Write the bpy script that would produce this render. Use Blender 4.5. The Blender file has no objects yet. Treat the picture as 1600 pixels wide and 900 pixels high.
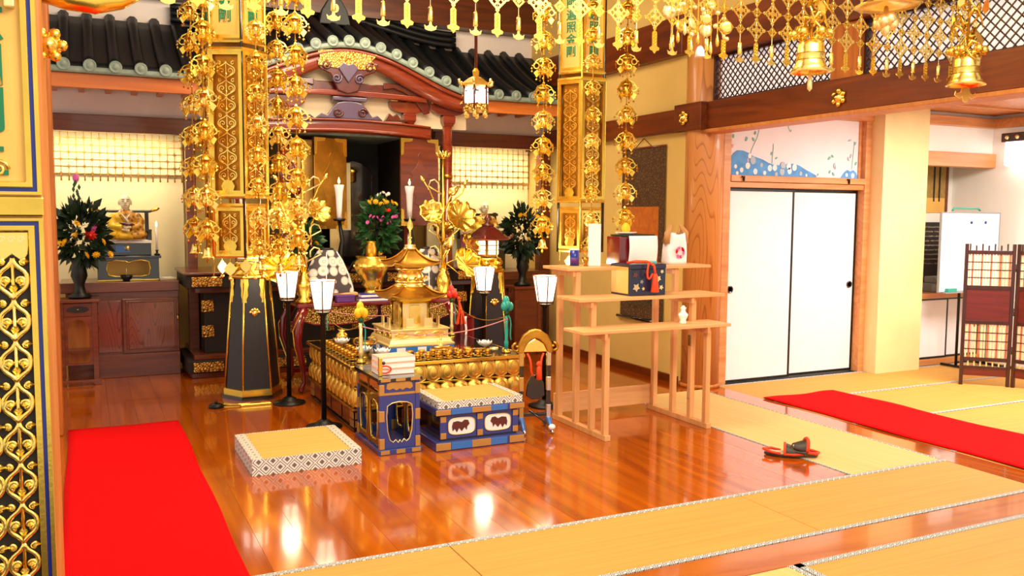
import bpy, math, random
from mathutils import Matrix, Vector
random.seed(7)
PI = math.pi
sc = bpy.context.scene
COL = sc.collection

# ---------------------------------------------------------------- camera
def camera():
    yaw, pitch, roll = math.radians(25.93), math.radians(4.852), math.radians(0.34)
    f = Vector((math.sin(yaw)*math.cos(pitch), math.cos(yaw)*math.cos(pitch), -math.sin(pitch)))
    r = Vector((math.cos(yaw), -math.sin(yaw), 0)); u = r.cross(f)
    r2 = r*math.cos(roll)+u*math.sin(roll); u2 = u*math.cos(roll)-r*math.sin(roll)
    m = Matrix((r2, u2, -f)).transposed().to_4x4(); m.translation = (0, 0, 1.55)
    cd = bpy.data.cameras.new('camera'); cd.sensor_width = 36; cd.lens = 36*1374.75/1600; cd.clip_start = 0.05
    c = bpy.data.objects.new('camera', cd); COL.objects.link(c); c.matrix_world = m
    sc.camera = c
camera()
# ---------------------------------------------------------------- world, lights, exposure
w = bpy.data.worlds.new('world'); sc.world = w; w.use_nodes = True
bg = w.node_tree.nodes['Background']; bg.inputs[0].default_value = (1.0, 0.93, 0.80, 1); bg.inputs[1].default_value = 0.85
def area(name, loc, target, size, energy, color, sy=None, spread=180):
    l = bpy.data.lights.new(name, 'AREA'); l.energy = energy; l.color = color; l.size = size
    if sy: l.shape = 'RECTANGLE'; l.size_y = sy
    l.spread = math.radians(spread)
    o = bpy.data.objects.new(name, l); COL.objects.link(o); o.location = loc
    o.rotation_euler = (Vector(target)-Vector(loc)).to_track_quat('-Z', 'Y').to_euler()
    return o
area('hall_ceiling_light', (1.6, 5.2, 4.1), (1.8, 6.2, 0), 2.2, 110, (1.0, 0.84, 0.60), 1.2)
area('altar_ceiling_light', (2.3, 7.3, 4.0), (2.3, 8.2, 0.5), 2.4, 60, (1.0, 0.80, 0.54), 0.6)
area('front_ceiling_light', (2.2, 1.2, 3.9), (2.4, 5.5, 1.0), 3.0, 150, (1.0, 0.86, 0.64), 1.0)
area('side_window_daylight', (9.3, 3.6, 1.7), (5.4, 5.2, 1.0), 2.4, 190, (0.95, 0.97, 1.0), 2.0)
area('side_room_ceiling_light', (7.0, 4.4, 2.45), (7.0, 4.6, 0), 1.6, 110, (1.0, 0.95, 0.85), 1.0)
vs = sc.view_settings
vs.view_transform = 'Standard'; vs.look = 'None'; vs.exposure = 0.35; vs.gamma = 1; vs.use_curve_mapping = False

# ---------------------------------------------------------------- materials
def srgb(h):
    h = h.lstrip('#'); v = [int(h[i:i+2], 16)/255 for i in (0, 2, 4)]
    return tuple((x/12.92 if x <= .04045 else ((x+.055)/1.055)**2.4) for x in v)+(1,)
class N:
    def __init__(s, name):
        s.m = bpy.data.materials.new(name); s.m.use_nodes = True; s.t = s.m.node_tree
        s.p = s.t.nodes['Principled BSDF']
    def n(s, typ, **kw):
        nd = s.t.nodes.new(typ)
        for k, v in kw.items(): setattr(nd, k, v)
        return nd
    def l(s, a, b): s.t.links.new(a, b)
    def coord(s, scale=(1, 1, 1), rnd=0.0, kind='Object', rot=(0, 0, 0)):
        tc = s.n('ShaderNodeTexCoord'); mp = s.n('ShaderNodeMapping')
        mp.inputs['Scale'].default_value = scale; mp.inputs['Rotation'].default_value = rot
        s.l(tc.outputs[kind], mp.inputs['Vector'])
        if rnd:
            oi = s.n('ShaderNodeObjectInfo'); mu = s.n('ShaderNodeMath', operation='MULTIPLY'); mu.inputs[1].default_value = rnd
            s.l(oi.outputs['Random'], mu.inputs[0]); s.l(mu.outputs[0], mp.inputs['Location'])
        return mp.outputs[0]
    def ramp(s, fac, stops, interp='LINEAR'):
        r = s.n('ShaderNodeValToRGB'); r.color_ramp.interpolation = interp
        e = r.color_ramp.elements
        while len(e) < len(stops): e.new(0.5)
        for i, (p, c) in enumerate(stops): e[i].position = p; e[i].color = c
        s.l(fac, r.inputs[0]); return r.outputs[0]
    def bump(s, h, strength=.2, dist=.01):
        b = s.n('ShaderNodeBump'); b.inputs['Strength'].default_value = strength; b.inputs['Distance'].default_value = dist
        s.l(h, b.inputs['Height']); s.l(b.outputs[0], s.p.inputs['Normal'])
def P(name, col, rough=.5, metal=0., coat=0., noise=0., nscale=8., bump=0., bscale=40., spec=None, rnd=3.):
    k = N(name); p = k.p; c = srgb(col)
    p.inputs['Base Color'].default_value = c; p.inputs['Roughness'].default_value = rough; p.inputs['Metallic'].default_value = metal
    p.inputs['Coat Weight'].default_value = coat; p.inputs['Coat Roughness'].default_value = .06
    if spec is not None: p.inputs['Specular IOR Level'].default_value = spec
    if noise:
        t = k.n('ShaderNodeTexNoise'); t.inputs['Scale'].default_value = nscale; t.inputs['Detail'].default_value = 4
        k.l(k.coord(rnd=rnd), t.inputs['Vector'])
        d = tuple(x*(1-noise) for x in c[:3])+(1,); b = tuple(min(1, x*(1+noise)) for x in c[:3])+(1,)
        k.l(k.ramp(t.outputs['Fac'], [(.3, d), (.7, b)]), p.inputs['Base Color'])
    if bump:
        t = k.n('ShaderNodeTexNoise'); t.inputs['Scale'].default_value = bscale; t.inputs['Detail'].default_value = 3
        k.l(k.coord(), t.inputs['Vector']); k.bump(t.outputs['Fac'], bump, .01)
    return k.m
def wood(name, c1, c2, axis='y', rough=.4, scale=6., coat=0., stretch=.08, bump=.05, dist=3.0, rnd=7.):
    k = N(name); p = k.p
    s = [1, 1, 1]; s['xyz'.index(axis)] = stretch
    v = k.coord(scale=tuple(s), rnd=rnd)
    t = k.n('ShaderNodeTexNoise'); t.inputs['Scale'].default_value = scale; t.inputs['Detail'].default_value = 6; t.inputs['Distortion'].default_value = dist
    k.l(v, t.inputs['Vector'])
    k.l(k.ramp(t.outputs['Fac'], [(.3, srgb(c1)), (.7, srgb(c2))]), p.inputs['Base Color'])
    p.inputs['Roughness'].default_value = rough; p.inputs['Coat Weight'].default_value = coat; p.inputs['Coat Roughness'].default_value = .05
    if bump: k.bump(t.outputs['Fac'], bump, .01)
    return k.m
def ringwood(name, c1, c2, scale=14., rough=.4, coat=0., stretch=(1, 1, .35), dist=4.0):
    "flat-sawn grain with wandering rings"
    k = N(name); p = k.p
    t = k.n('ShaderNodeTexNoise'); t.inputs['Scale'].default_value = 2.2; t.inputs['Detail'].default_value = 1
    k.l(k.coord(scale=stretch, rnd=5.), t.inputs['Vector'])
    m = k.n('ShaderNodeMath', operation='MULTIPLY'); m.inputs[1].default_value = scale; k.l(t.outputs['Fac'], m.inputs[0])
    f = k.n('ShaderNodeMath', operation='FRACT'); k.l(m.outputs[0], f.inputs[0])
    k.l(k.ramp(f.outputs[0], [(0., srgb(c1)), (.75, srgb(c1)), (.95, srgb(c2)), (1., srgb(c1))]), p.inputs['Base Color'])
    p.inputs['Roughness'].default_value = rough; p.inputs['Coat Weight'].default_value = coat; p.inputs['Coat Roughness'].default_value = .05
    return k.m
def emis(name, col, strength, base=None):
    k = N(name); k.p.inputs['Base Color'].default_value = srgb(base or col)
    k.p.inputs['Emission Color'].default_value = srgb(col); k.p.inputs['Emission Strength'].default_value = strength
    k.p.inputs['Roughness'].default_value = .8
    return k.m
def damask(name, c1, c2, scale=30., rough=.5, metal=0., thr=.5, kind='Object'):
    "two-colour brocade / chased metal: warped voronoi cells"
    k = N(name); p = k.p
    t = k.n('ShaderNodeTexVoronoi'); t.feature = 'DISTANCE_TO_EDGE'; t.inputs['Scale'].default_value = scale
    k.l(k.coord(kind=kind), t.inputs['Vector'])
    k.l(k.ramp(t.outputs['Distance'], [(thr*.25, srgb(c2)), (thr*.25+.05, srgb(c1))]), p.inputs['Base Color'])
    p.inputs['Roughness'].default_value = rough; p.inputs['Metallic'].default_value = metal
    k.bump(t.outputs['Distance'], .5, .01)
    return k.m
def weave(name, c1, c2, freq, rough=.7, rot45=True, kind='Object', axes=(0, 1)):
    "regular diamond lattice: |sin|*|sin| of two coordinates"
    k = N(name); p = k.p
    v = k.coord(kind=kind); sp = k.n('ShaderNodeSeparateXYZ'); k.l(v, sp.inputs[0])
    a, b = sp.outputs[axes[0]], sp.outputs[axes[1]]
    def mm(op, x, y):
        q = k.n('ShaderNodeMath', operation=op)
        for i, z in enumerate((x, y)):
            if z is None: continue
            if isinstance(z, (int, float)): q.inputs[i].default_value = z
            else: k.l(z, q.inputs[i])
        return q.outputs[0]
    if rot45: a, b = mm('ADD', a, b), mm('SUBTRACT', a, b)
    s1 = mm('ABSOLUTE', mm('SINE', mm('MULTIPLY', a, freq*PI), None), None)
    s2 = mm('ABSOLUTE', mm('SINE', mm('MULTIPLY', b, freq*PI), None), None)
    mn = mm('MINIMUM', s1, s2)
    ring = mm('ABSOLUTE', mm('SUBTRACT', mn, .62), None)
    mix = mm('MINIMUM', mn, ring)
    k.l(k.ramp(mix, [(.13, srgb(c1)), (.25, srgb(c2))]), p.inputs['Base Color'])
    p.inputs['Roughness'].default_value = rough
    return k.m

ORD = ['first', 'second', 'third', 'fourth', 'fifth', 'sixth', 'seventh', 'eighth', 'ninth', 'tenth', 'eleventh', 'twelfth', 'thirteenth', 'fourteenth']
M = {}
M['gold'] = P('gold', '#f5cc58', .27, 1., noise=.12, nscale=5, bump=.06, bscale=60)
M['gold_pale'] = P('gold_pale', '#fbe6a2', .32, .8, bump=.05, bscale=60)
M['gold_bright'] = P('gold_bright', '#ffe07a', .25, 1., bump=.04, bscale=50)
M['gold_old'] = P('gold_old', '#c08c34', .38, 1., noise=.25, nscale=9, bump=.1, bscale=50)
M['gold_leaf'] = P('gold_leaf', '#ecb85c', .5, .25, noise=.10, nscale=3, bump=.04, bscale=20)
M['gold_chased'] = damask('gold_chased', '#ffd36a', '#8a4a10', 42, .3, .9, .35)
M['brocade_gold'] = damask('brocade_gold', '#d8ac48', '#5a2c0c', 55, .45, .6, .5)
M['blue_enamel'] = P('blue_enamel', '#0d2390', .35, coat=.4)
M['green_paint'] = P('green_paint', '#0a7446', .5)
M['black_lacquer'] = P('black_lacquer', '#120d0e', .18, coat=.8)
M['black_panel'] = P('black_panel', '#1d1418', .4, noise=.2, nscale=30)
M['black_metal'] = P('black_metal', '#14120f', .4, .3)
M['black_trim'] = P('black_trim', '#0b0a0c', .35)
M['red_lacquer'] = P('red_lacquer', '#6e0d16', .15, coat=.8)
M['shrine_red'] = wood('shrine_red', '#6a2210', '#87341a', 'x', .22, 9, .7)
M['shrine_carve'] = P('shrine_carve', '#571a10', .25, coat=.5, noise=.2, nscale=20)
M['pillar_wood'] = wood('pillar_wood', '#a04f10', '#c87422', 'z', .45, 7, .1)
M['post_wood'] = wood('post_wood', '#b86c28', '#cc8440', 'z', .5, 7, .0)
M['ring_wood'] = ringwood('ring_wood', '#cc8540', '#a86024', 40, .4, .15, (1.5, 1.5, .16))
M['beam_wood'] = wood('beam_wood', '#561f00', '#7e3600', 'y', .4, 6, .1)
M['beam_wood_x'] = wood('beam_wood_x', '#4a1d04', '#6e3208', 'x', .4, 6, .1)
M['frame_wood'] = wood('frame_wood', '#c27a40', '#dc9a62', 'x', .45, 7)
M['cab_wood'] = wood('cab_wood', '#5c2512', '#7d3a1c', 'x', .28, 8, .4)
M['cab_grain'] = ringwood('cab_grain', '#7d4030', '#4d1d12', 24, .2, .7, (2.4, 1, .40))
M['pine'] = wood('pine', '#d89a5c', '#e8b478', 'x', .5, 8)
M['pine_z'] = wood('pine_z', '#d29254', '#e4ac70', 'z', .5, 8)
M['floor_wood'] = wood('floor_wood', '#8c3600', '#c05c00', 'y', .12, 5, .45, .06, .01, 1.5)
M['strip_wood'] = wood('strip_wood', '#a04c0e', '#c06c1c', 'x', .2, 5, .4, .06, .02)
M['dark_board'] = P('dark_board', '#20150e', .6)
M['tatami'] = wood('tatami', '#c08a38', '#cc9743', 'x', .75, 60, 0, .02, .03, 0.5)
M['tatami_pale'] = wood('tatami_pale', '#d6ad66', '#dfb974', 'y', .75, 60, 0, .02, .03, 0.5)
M['border'] = weave('border', '#5d5a55', '#ece7e2', 22, .8)
M['mat_border'] = weave('mat_border', '#f2ece4', '#6f655d', 12, .8, True, 'Object', (0, 2))
M['mat_border_y'] = weave('mat_border_y', '#f2ece4', '#6f655d', 12, .8, True, 'Object', (1, 2))
M['mat_border_xy'] = weave('mat_border_xy', '#e2d8c4', '#6f655d', 16, .8, True, 'Object', (0, 1))
M['carpet'] = P('carpet', '#d60004', .95, noise=.05, nscale=60, bump=.15, bscale=400, spec=.1)
M['plaster'] = P('plaster', '#dfba68', .9, noise=.03, nscale=4)
M['plaster_white'] = P('plaster_white', '#efe9df', .9, noise=.02, nscale=4)
M['plaster_grey'] = P('plaster_grey', '#efe2dc', .9, noise=.04, nscale=4)
M['gold_wall'] = P('gold_wall', '#ecd49a', .6, .05, noise=.06, nscale=3)
M['fusuma'] = P('fusuma', '#ece6ea', .85, noise=.02, nscale=6)
M['paper'] = P('paper', '#f4f2ee', .85)
M['tile_black'] = P('tile_black', '#0a0d10', .5, noise=.3, nscale=12)
M['tile_grey'] = P('tile_grey', '#7f8f84', .55, noise=.15, nscale=20)
M['orange_beam'] = wood('orange_beam', '#b45a1c', '#d07830', 'x', .4, 6, .1)
M['lamp_paper'] = emis('lamp_paper', '#fff1d6', 1.7, '#fffaf0')
M['lantern_paper'] = emis('lantern_paper', '#fff6e6', 2.5, '#fffaf0')
M['flame'] = emis('flame', '#ffd27a', 14.0)
M['wax'] = P('wax', '#efe4e6', .5)
M['navy'] = P('navy', '#161d3a', .35, coat=.3)
M['indigo'] = P('indigo', '#2c3a86', .3, coat=.5)
M['blue_plate'] = P('blue_plate', '#2f6fc0', .3, coat=.4)
M['tan_plate'] = P('tan_plate', '#c99a52', .35, .6, bump=.1, bscale=60)
M['orange_cord'] = P('orange_cord', '#f0440c', .6)
M['white_ceramic'] = P('white_ceramic', '#f6f3ee', .2, coat=.5)
M['leaf'] = P('leaf', '#1c4a1c', .5, noise=.4, nscale=20)
M['leaf_dark'] = P('leaf_dark', '#10280f', .5, noise=.4, nscale=20)
M['yellow'] = P('yellow', '#f2b90c', .5)
M['pink'] = P('pink', '#e063b4', .5)
M['red'] = P('red', '#dd2210', .35, coat=.3)
M['teal'] = P('teal', '#10998a', .35, coat=.3)
M['purple'] = P('purple', '#5b2a78', .5)
M['skin'] = P('skin', '#e8dcb8', .5)
M['grey'] = P('grey', '#8c8f92', .5)
M['white_board'] = P('white_board', '#fafcff', .25, coat=.4)
M['screen_wood'] = wood('screen_wood', '#2b0f0b', '#45180f', 'z', .35, 9, .2)
M['screen_red'] = wood('screen_red', '#561410', '#6e1d16', 'x', .3, 9, .2)
M['bamboo'] = P('bamboo', '#e8cf9a', .5, noise=.2, nscale=9)
M['bamboo_red'] = P('bamboo_red', '#b8622c', .5, noise=.2, nscale=9)
M['chrome'] = P('chrome', '#d8d4d0', .15, 1.)
M['leather'] = P('leather', '#3d3222', .5)
M['wool_orange'] = P('wool_orange', '#ee3c0a', .6)
M['straw'] = P('straw', '#c9b48a', .8)
M['book_edge'] = P('book_edge', '#f0b49a', .7)
M['cord_pink'] = P('cord_pink', '#d88a8a', .6)
M['gold_silk2'] = P('gold_silk2', '#f0dca0', .6)
M['gold_ground'] = P('gold_ground', '#c08426', .42, .9, noise=.2, nscale=12)
M['transom_glow'] = emis('transom_glow', '#fff0ec', .45, '#f4f2ee')  # emission stands in for the bright room behind the lattices
M['petal_gold'] = P('petal_gold', '#f4c95c', .33, .8, bump=.03, bscale=40)
M['mat_straw'] = wood('mat_straw', '#c29a44', '#cfa850', 'x', .75, 60, 0, .02, .03, .5)
M['plaster_cream'] = P('plaster_cream', '#e6d2b0', .9)
M['bag_brown'] = P('bag_brown', '#c08a4e', .6)
M['bag_print'] = P('bag_print', '#f6efee', .35, noise=.05, nscale=6)
M['scroll_brown'] = damask('scroll_brown', '#6a4a24', '#4c3013', 34, .8, 0, .6)
M['scroll_dark'] = damask('scroll_dark', '#5f4626', '#3d2a14', 40, .8, 0, .5)
M['scroll_ink'] = P('scroll_ink', '#2e2012', .8)
M['scroll_ink2'] = damask('scroll_ink2', '#b8ab90', '#1d1418', 90, .8, 0, .5)
M['scroll_gold'] = P('scroll_gold', '#a5823f', .7, noise=.15, nscale=20)
M['grey_green'] = P('grey_green', '#7c8a7c', .8)
M['wall_lamp_glow'] = emis('wall_lamp_glow', '#ffffff', 3.0)

# ---------------------------------------------------------------- mesh builder
class MB:
    def __init__(s): s.v = []; s.f = []; s.sm = []; s.mi = []; s.cur = 0; s.M = None
    def add(s, vs, fs, smooth=False):
        o = len(s.v)
        if s.M is not None: vs = [s.M @ Vector(v) for v in vs]
        s.v += [tuple(v) for v in vs]
        for f in fs: s.f.append(tuple(i+o for i in f)); s.sm.append(smooth); s.mi.append(s.cur)
        return s
    def bx(s, x0, x1, y0, y1, z0, z1):
        v = [(x, y, z) for z in (z0, z1) for y in (y0, y1) for x in (x0, x1)]
        return s.add(v, [(0, 2, 3, 1), (4, 5, 7, 6), (0, 1, 5, 4), (2, 6, 7, 3), (0, 4, 6, 2), (1, 3, 7, 5)])
    def box(s, c, d): return s.bx(c[0]-d[0]/2, c[0]+d[0]/2, c[1]-d[1]/2, c[1]+d[1]/2, c[2]-d[2]/2, c[2]+d[2]/2)
    def lathe(s, prof, n=16, c=(0, 0, 0), ph=0., sx=1, sy=1, smooth=True):
        v = []
        for r, z in prof:
            for i in range(n):
                a = 2*PI*i/n+ph; v.append((c[0]+r*sx*math.cos(a), c[1]+r*sy*math.sin(a), c[2]+z))
        f = []
        for j in range(len(prof)-1):
            for i in range(n):
                a, b = j*n+i, j*n+(i+1) % n
                f.append((a, b, b+n, a+n))
        s.add(v, f, smooth)
        o = len(s.v)-len(v)
        M_, s.M = s.M, None
        if prof[0][0] > 1e-5: s.f.append(tuple(o+i for i in reversed(range(n)))); s.sm.append(False); s.mi.append(s.cur)
        if prof[-1][0] > 1e-5: s.f.append(tuple(o+(len(prof)-1)*n+i for i in range(n))); s.sm.append(False); s.mi.append(s.cur)
        s.M = M_
        return s
    def cyl(s, c, r, z0, z1, n=12, r1=None): return s.lathe([(r, z0), (r if r1 is None else r1, z1)], n, c)
    def sph(s, c, r, n=10, m=6):
        if isinstance(r, (int, float)): r = (r, r, r)
        prof = [(max(1e-6, math.sin(PI*j/m)), -math.cos(PI*j/m)) for j in range(m+1)]
        v = []
        for q, z in prof:
            for i in range(n):
                a = 2*PI*i/n; v.append((c[0]+r[0]*q*math.cos(a), c[1]+r[1]*q*math.sin(a), c[2]+r[2]*z))
        f = [(j*n+i, j*n+(i+1) % n, (j+1)*n+(i+1) % n, (j+1)*n+i) for j in range(m) for i in range(n)]
        return s.add(v, f, True)
    def octa(s, c, r):
        if isinstance(r, (int, float)): r = (r, r, r)
        v = [(c[0]+r[0], c[1], c[2]), (c[0], c[1]+r[1], c[2]), (c[0]-r[0], c[1], c[2]), (c[0], c[1]-r[1], c[2]), (c[0], c[1], c[2]+r[2]), (c[0], c[1], c[2]-r[2])]
        return s.add(v, [(0, 1, 4), (1, 2, 4), (2, 3, 4), (3, 0, 4), (1, 0, 5), (2, 1, 5), (3, 2, 5), (0, 3, 5)])
    def tube(s, pts, r, n=6, closed=False, up=None):
        pts = [Vector(p) for p in pts]; N_ = len(pts)
        rs = r if isinstance(r, (list, tuple)) else [r]*N_
        v = []; prev = None
        for i, p in enumerate(pts):
            if closed: t = pts[(i+1) % N_]-pts[i-1]
            else: t = pts[min(i+1, N_-1)]-pts[max(i-1, 0)]
            if t.length < 1e-9: t = Vector((0, 0, 1))
            t.normalize()
            if prev is None:
                a = Vector(up) if up else (Vector((0, 0, 1)) if abs(t.z) < .9 else Vector((1, 0, 0)))
            else: a = prev
            a = (a-t*a.dot(t))
            if a.length < 1e-6: a = t.orthogonal()
            a.normalize(); prev = a; b = t.cross(a)
            for k in range(n):
                g = 2*PI*k/n+PI/n; v.append(p+(a*math.cos(g)+b*math.sin(g))*rs[i])
        f = []
        for i in range(N_ if closed else N_-1):
            j = (i+1) % N_
            for k in range(n): f.append((i*n+k, i*n+(k+1) % n, j*n+(k+1) % n, j*n+k))
        if not closed: f += [tuple(reversed(range(n))), tuple((N_-1)*n+k for k in range(n))]
        return s.add(v, f, n > 4)
    def torus(s, c, R, r, axis='z', n=12, m=5, sx=1., sz=1.):
        pts = []
        for i in range(n):
            a = 2*PI*i/n; x, y = R*sx*math.cos(a), R*sz*math.sin(a)
            pts.append({'z': (c[0]+x, c[1]+y, c[2]), 'y': (c[0]+x, c[1], c[2]+y), 'x': (c[0], c[1]+x, c[2]+y)}[axis])
        return s.tube(pts, r, m, True)
    def prism(s, poly, d0, d1, plane='xz', smooth=False):
        def mk(p, d): return {'xz': (p[0], d, p[1]), 'yz': (d, p[0], p[1]), 'xy': (p[0], p[1], d)}[plane]
        n = len(poly); v = [mk(p, d0) for p in poly]+[mk(p, d1) for p in poly]
        f = [tuple(range(n)), tuple(reversed(range(n, 2*n)))]
        s.add(v, f); o = len(s.v)-2*n
        for i in range(n):
            j = (i+1) % n; s.f.append((o+i, o+n+i, o+n+j, o+j)); s.sm.append(smooth); s.mi.append(s.cur)
        return s
    def grid(s, fn, nu, nv, smooth=True):
        v = [fn(i/nu, j/nv) for j in range(nv+1) for i in range(nu+1)]
        f = [(j*(nu+1)+i, j*(nu+1)+i+1, (j+1)*(nu+1)+i+1, (j+1)*(nu+1)+i) for j in range(nv) for i in range(nu)]
        return s.add(v, f, smooth)
    def mesh(s, name):
        me = bpy.data.meshes.new(name); me.from_pydata(s.v, [], s.f)
        me.polygons.foreach_set('use_smooth', s.sm); me.polygons.foreach_set('material_index', s.mi)
        me.update(); return me
def tag(o, label=None, cat=None, group=None, kind=None):
    if label: o['label'] = label
    if cat: o['category'] = cat
    if group: o['group'] = group
    if kind: o['kind'] = kind
    return o
def obj(name, mb, mat, parent=None, loc=(0, 0, 0), rot=(0, 0, 0), bevel=0., solid=0., sub=0, scale=None):
    me = mb.mesh(name) if isinstance(mb, MB) else mb
    if isinstance(mb, MB) or not me.materials:
        for m in (mat if isinstance(mat, (list, tuple)) else [mat]): me.materials.append(M[m] if isinstance(m, str) else m)
    o = bpy.data.objects.new(name, me); COL.objects.link(o)
    o.location = loc; o.rotation_euler = rot
    if scale: o.scale = scale
    if parent: o.parent = parent
    if solid: d = o.modifiers.new('solid', 'SOLIDIFY'); d.thickness = solid; d.offset = 0
    if bevel: b = o.modifiers.new('bevel', 'BEVEL'); b.width = bevel; b.segments = 2; b.limit_method = 'ANGLE'
    if sub: q = o.modifiers.new('sub', 'SUBSURF'); q.levels = sub; q.render_levels = sub
    return o
def inst(src, parent=None, loc=(0, 0, 0), rot=(0, 0, 0), scale=None):
    o = src.copy(); COL.objects.link(o); o.parent = parent; o.location = loc; o.rotation_euler = rot
    if scale: o.scale = scale
    return o
def thing(name, label, cat, loc=(0, 0, 0), rz=0., group=None):
    o = bpy.data.objects.new(name, None); COL.objects.link(o); o.empty_display_size = .1
    o.location = loc; o.rotation_euler = (0, 0, rz)
    return tag(o, label, cat, group)
def dup(root, loc, rz=None, label=None, scale=None):
    r = root.copy(); COL.objects.link(r); r.location = loc
    if rz is not None: r.rotation_euler = (0, 0, rz)
    if label: r['label'] = label
    if scale: r.scale = scale
    for ch in list(root.children):
        c = ch.copy(); COL.objects.link(c); c.parent = r
        for g in list(ch.children):
            d = g.copy(); COL.objects.link(d); d.parent = c
    return r
def struct(name, mb, mat, **kw): return tag(obj(name, mb, mat, **kw), kind='structure')
def text_mesh(txt, size, depth):
    cu = bpy.data.curves.new('lettering', 'FONT'); cu.body = txt; cu.size = size; cu.extrude = depth; cu.offset = size*.012
    cu.align_x = 'CENTER'; cu.align_y = 'CENTER'; cu.resolution_u = 3
    o = bpy.data.objects.new('lettering', cu); COL.objects.link(o)
    dg = bpy.context.evaluated_depsgraph_get(); me = bpy.data.meshes.new_from_object(o.evaluated_get(dg))
    bpy.data.objects.remove(o); me.materials.clear(); return me
def bez(p0, p1, p2, p3, n=8):
    o = []
    for i in range(n+1):
        t = i/n; a, b, c, d = (1-t)**3, 3*t*(1-t)**2, 3*t*t*(1-t), t**3
        o.append(tuple(a*p0[k]+b*p1[k]+c*p2[k]+d*p3[k] for k in range(len(p0))))
    return o
def spiral(cx, cz, r0, r1, a0, turns, n=10, y=0.):
    return [(cx+(r0+(r1-r0)*i/n)*math.cos(a0+turns*2*PI*i/n), y, cz+(r0+(r1-r0)*i/n)*math.sin(a0+turns*2*PI*i/n)) for i in range(n+1)]
# ================================================================ SETTING
def bxs(*a): return MB().bx(*a)
# ---- floor with its boards
fl = struct('floor', bxs(-2.6, 9.2, .5, 10.2, -.08, -.026), 'dark_board')
def planks(x0, x1, y0, y1, wd, along, mat):
    if along == 'y': n = max(1, round((x1-x0)/wd)); w_ = (x1-x0)/n
    else: n = max(1, round((y1-y0)/wd)); w_ = (y1-y0)/n
    src = None
    for i in range(n):
        if src is None:
            m = MB()
            if along == 'y': m.bx(-w_/2+.0004, w_/2-.0004, -(y1-y0)/2, (y1-y0)/2, -.025, 0)
            else: m.bx(-(x1-x0)/2, (x1-x0)/2, -w_/2+.0012, w_/2-.0012, -.025, 0)
        loc = (x0+w_*(i+.5), (y0+y1)/2, 0) if along == 'y' else ((x0+x1)/2, y0+w_*(i+.5), 0)
        if src is None: src = obj('plank', m, mat, fl, loc, bevel=.0006)
        else: inst(src, fl, loc)
planks(-2.5, 4.075, 3.75, 9.75, .19, 'y', 'floor_wood')
planks(4.08, 4.86, 6.2, 9.75, .19, 'y', 'floor_wood')
planks(-2.5, 2.0, 2.86, 3.09, .23, 'x', 'strip_wood')
planks(2.005, 8.6, 2.86, 3.09, .23, 'x', 'strip_wood')
planks(4.885, 5.12, 3.095, 6.3, .24, 'y', 'floor_wood')
# ---- tatami
def tatami(label, x0, x1, y0, y1, edges, mat='tatami', bw=.032):
    t = thing('tatami_mat', label, 'tatami mat', ((x0+x1)/2, (y0+y1)/2, 0), 0, 'tatami mats on the floor')
    hx, hy = (x1-x0)/2-.002, (y1-y0)/2-.002
    obj('mat_surface', bxs(-hx, hx, -hy, hy, -.025, 0), mat, t, bevel=.003)
    for e in edges:
        b = {'n': (-hx, hx, hy-bw, hy), 's': (-hx, hx, -hy, -hy+bw), 'w': (-hx, -hx+bw, -hy, hy), 'e': (hx-bw, hx, -hy, hy)}[e]
        obj('border', bxs(*b, -.02, .003), 'border', t)
tatami('front tatami strip mat that ends under the left red runner', -.24, 1.49, 3.09, 3.75, 'ns')
tatami('middle mat of the tatami strip in front of the wooden floor', 1.49, 3.22, 3.09, 3.75, 'ns')
tatami('right mat of the tatami strip, its corner by the pale side mat', 3.22, 4.885, 3.09, 3.75, 'ns')
tatami('pale tatami mat right of the wooden floor with the slippers on its edge', 4.08, 4.885, 3.755, 6.2, 'we', 'tatami_pale', .014)
tatami('tatami mat in the near right corner below the wooden strip', 2.79, 5.6, 1.0, 2.86, 'nw', 'tatami', .036)
tatami('pale tatami mat at the bottom edge left of the white border', .9, 2.785, 1.0, 2.86, 'e', 'tatami_pale', .03)
tatami('tatami mat right in front of the white sliding doors', 5.12, 6.93, 5.5, 6.28, 'ns')
tatami('tatami mat at the foot of the gold pier and the cupboard', 6.93, 8.66, 5.5, 6.22, 'ns')
tatami('second tatami mat from the sliding doors, right of the red runner', 5.12, 6.93, 4.67, 5.5, 's')
tatami('tatami mat under the folding screen', 6.93, 8.66, 4.67, 5.5, 's')
tatami('third tatami mat from the sliding doors beside the red runner', 5.12, 6.93, 3.84, 4.67, 's')
tatami('tatami mat at the right edge in front of the folding screen', 6.93, 8.66, 3.84, 4.67, 's')
tatami('tatami mat under the near end of the right red runner', 5.12, 6.93, 3.09, 3.84, 's')
# ---- walls, ceiling
struct('wall_back', bxs(-2.6, 4.96, 9.75, 9.85, -.05, 4.3), 'plaster')
struct('wall_right', bxs(4.86, 4.96, 6.42, 9.75, -.05, 4.3), 'plaster')
struct('baseboard_right', bxs(4.835, 4.862, 6.5, 9.74, 0, .07), 'beam_wood')
struct('trim_1', bxs(4.80, 4.87, 6.45, 9.72, 2.285, 2.485), 'beam_wood', bevel=.006)
struct('trim_2', bxs(4.78, 4.88, 6.45, 9.72, 2.96, 3.30), 'beam_wood', bevel=.006)
ce = struct('ceiling', bxs(-2.6, 5.0, 3.7, 10.0, 4.27, 4.35), 'beam_wood')
for i in range(8): obj('ceiling_batten', bxs(-2.6, 5.0, -.04, .04, 0, .06), 'beam_wood', ce, (0, 4.0+.75*i, 4.21))
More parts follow.
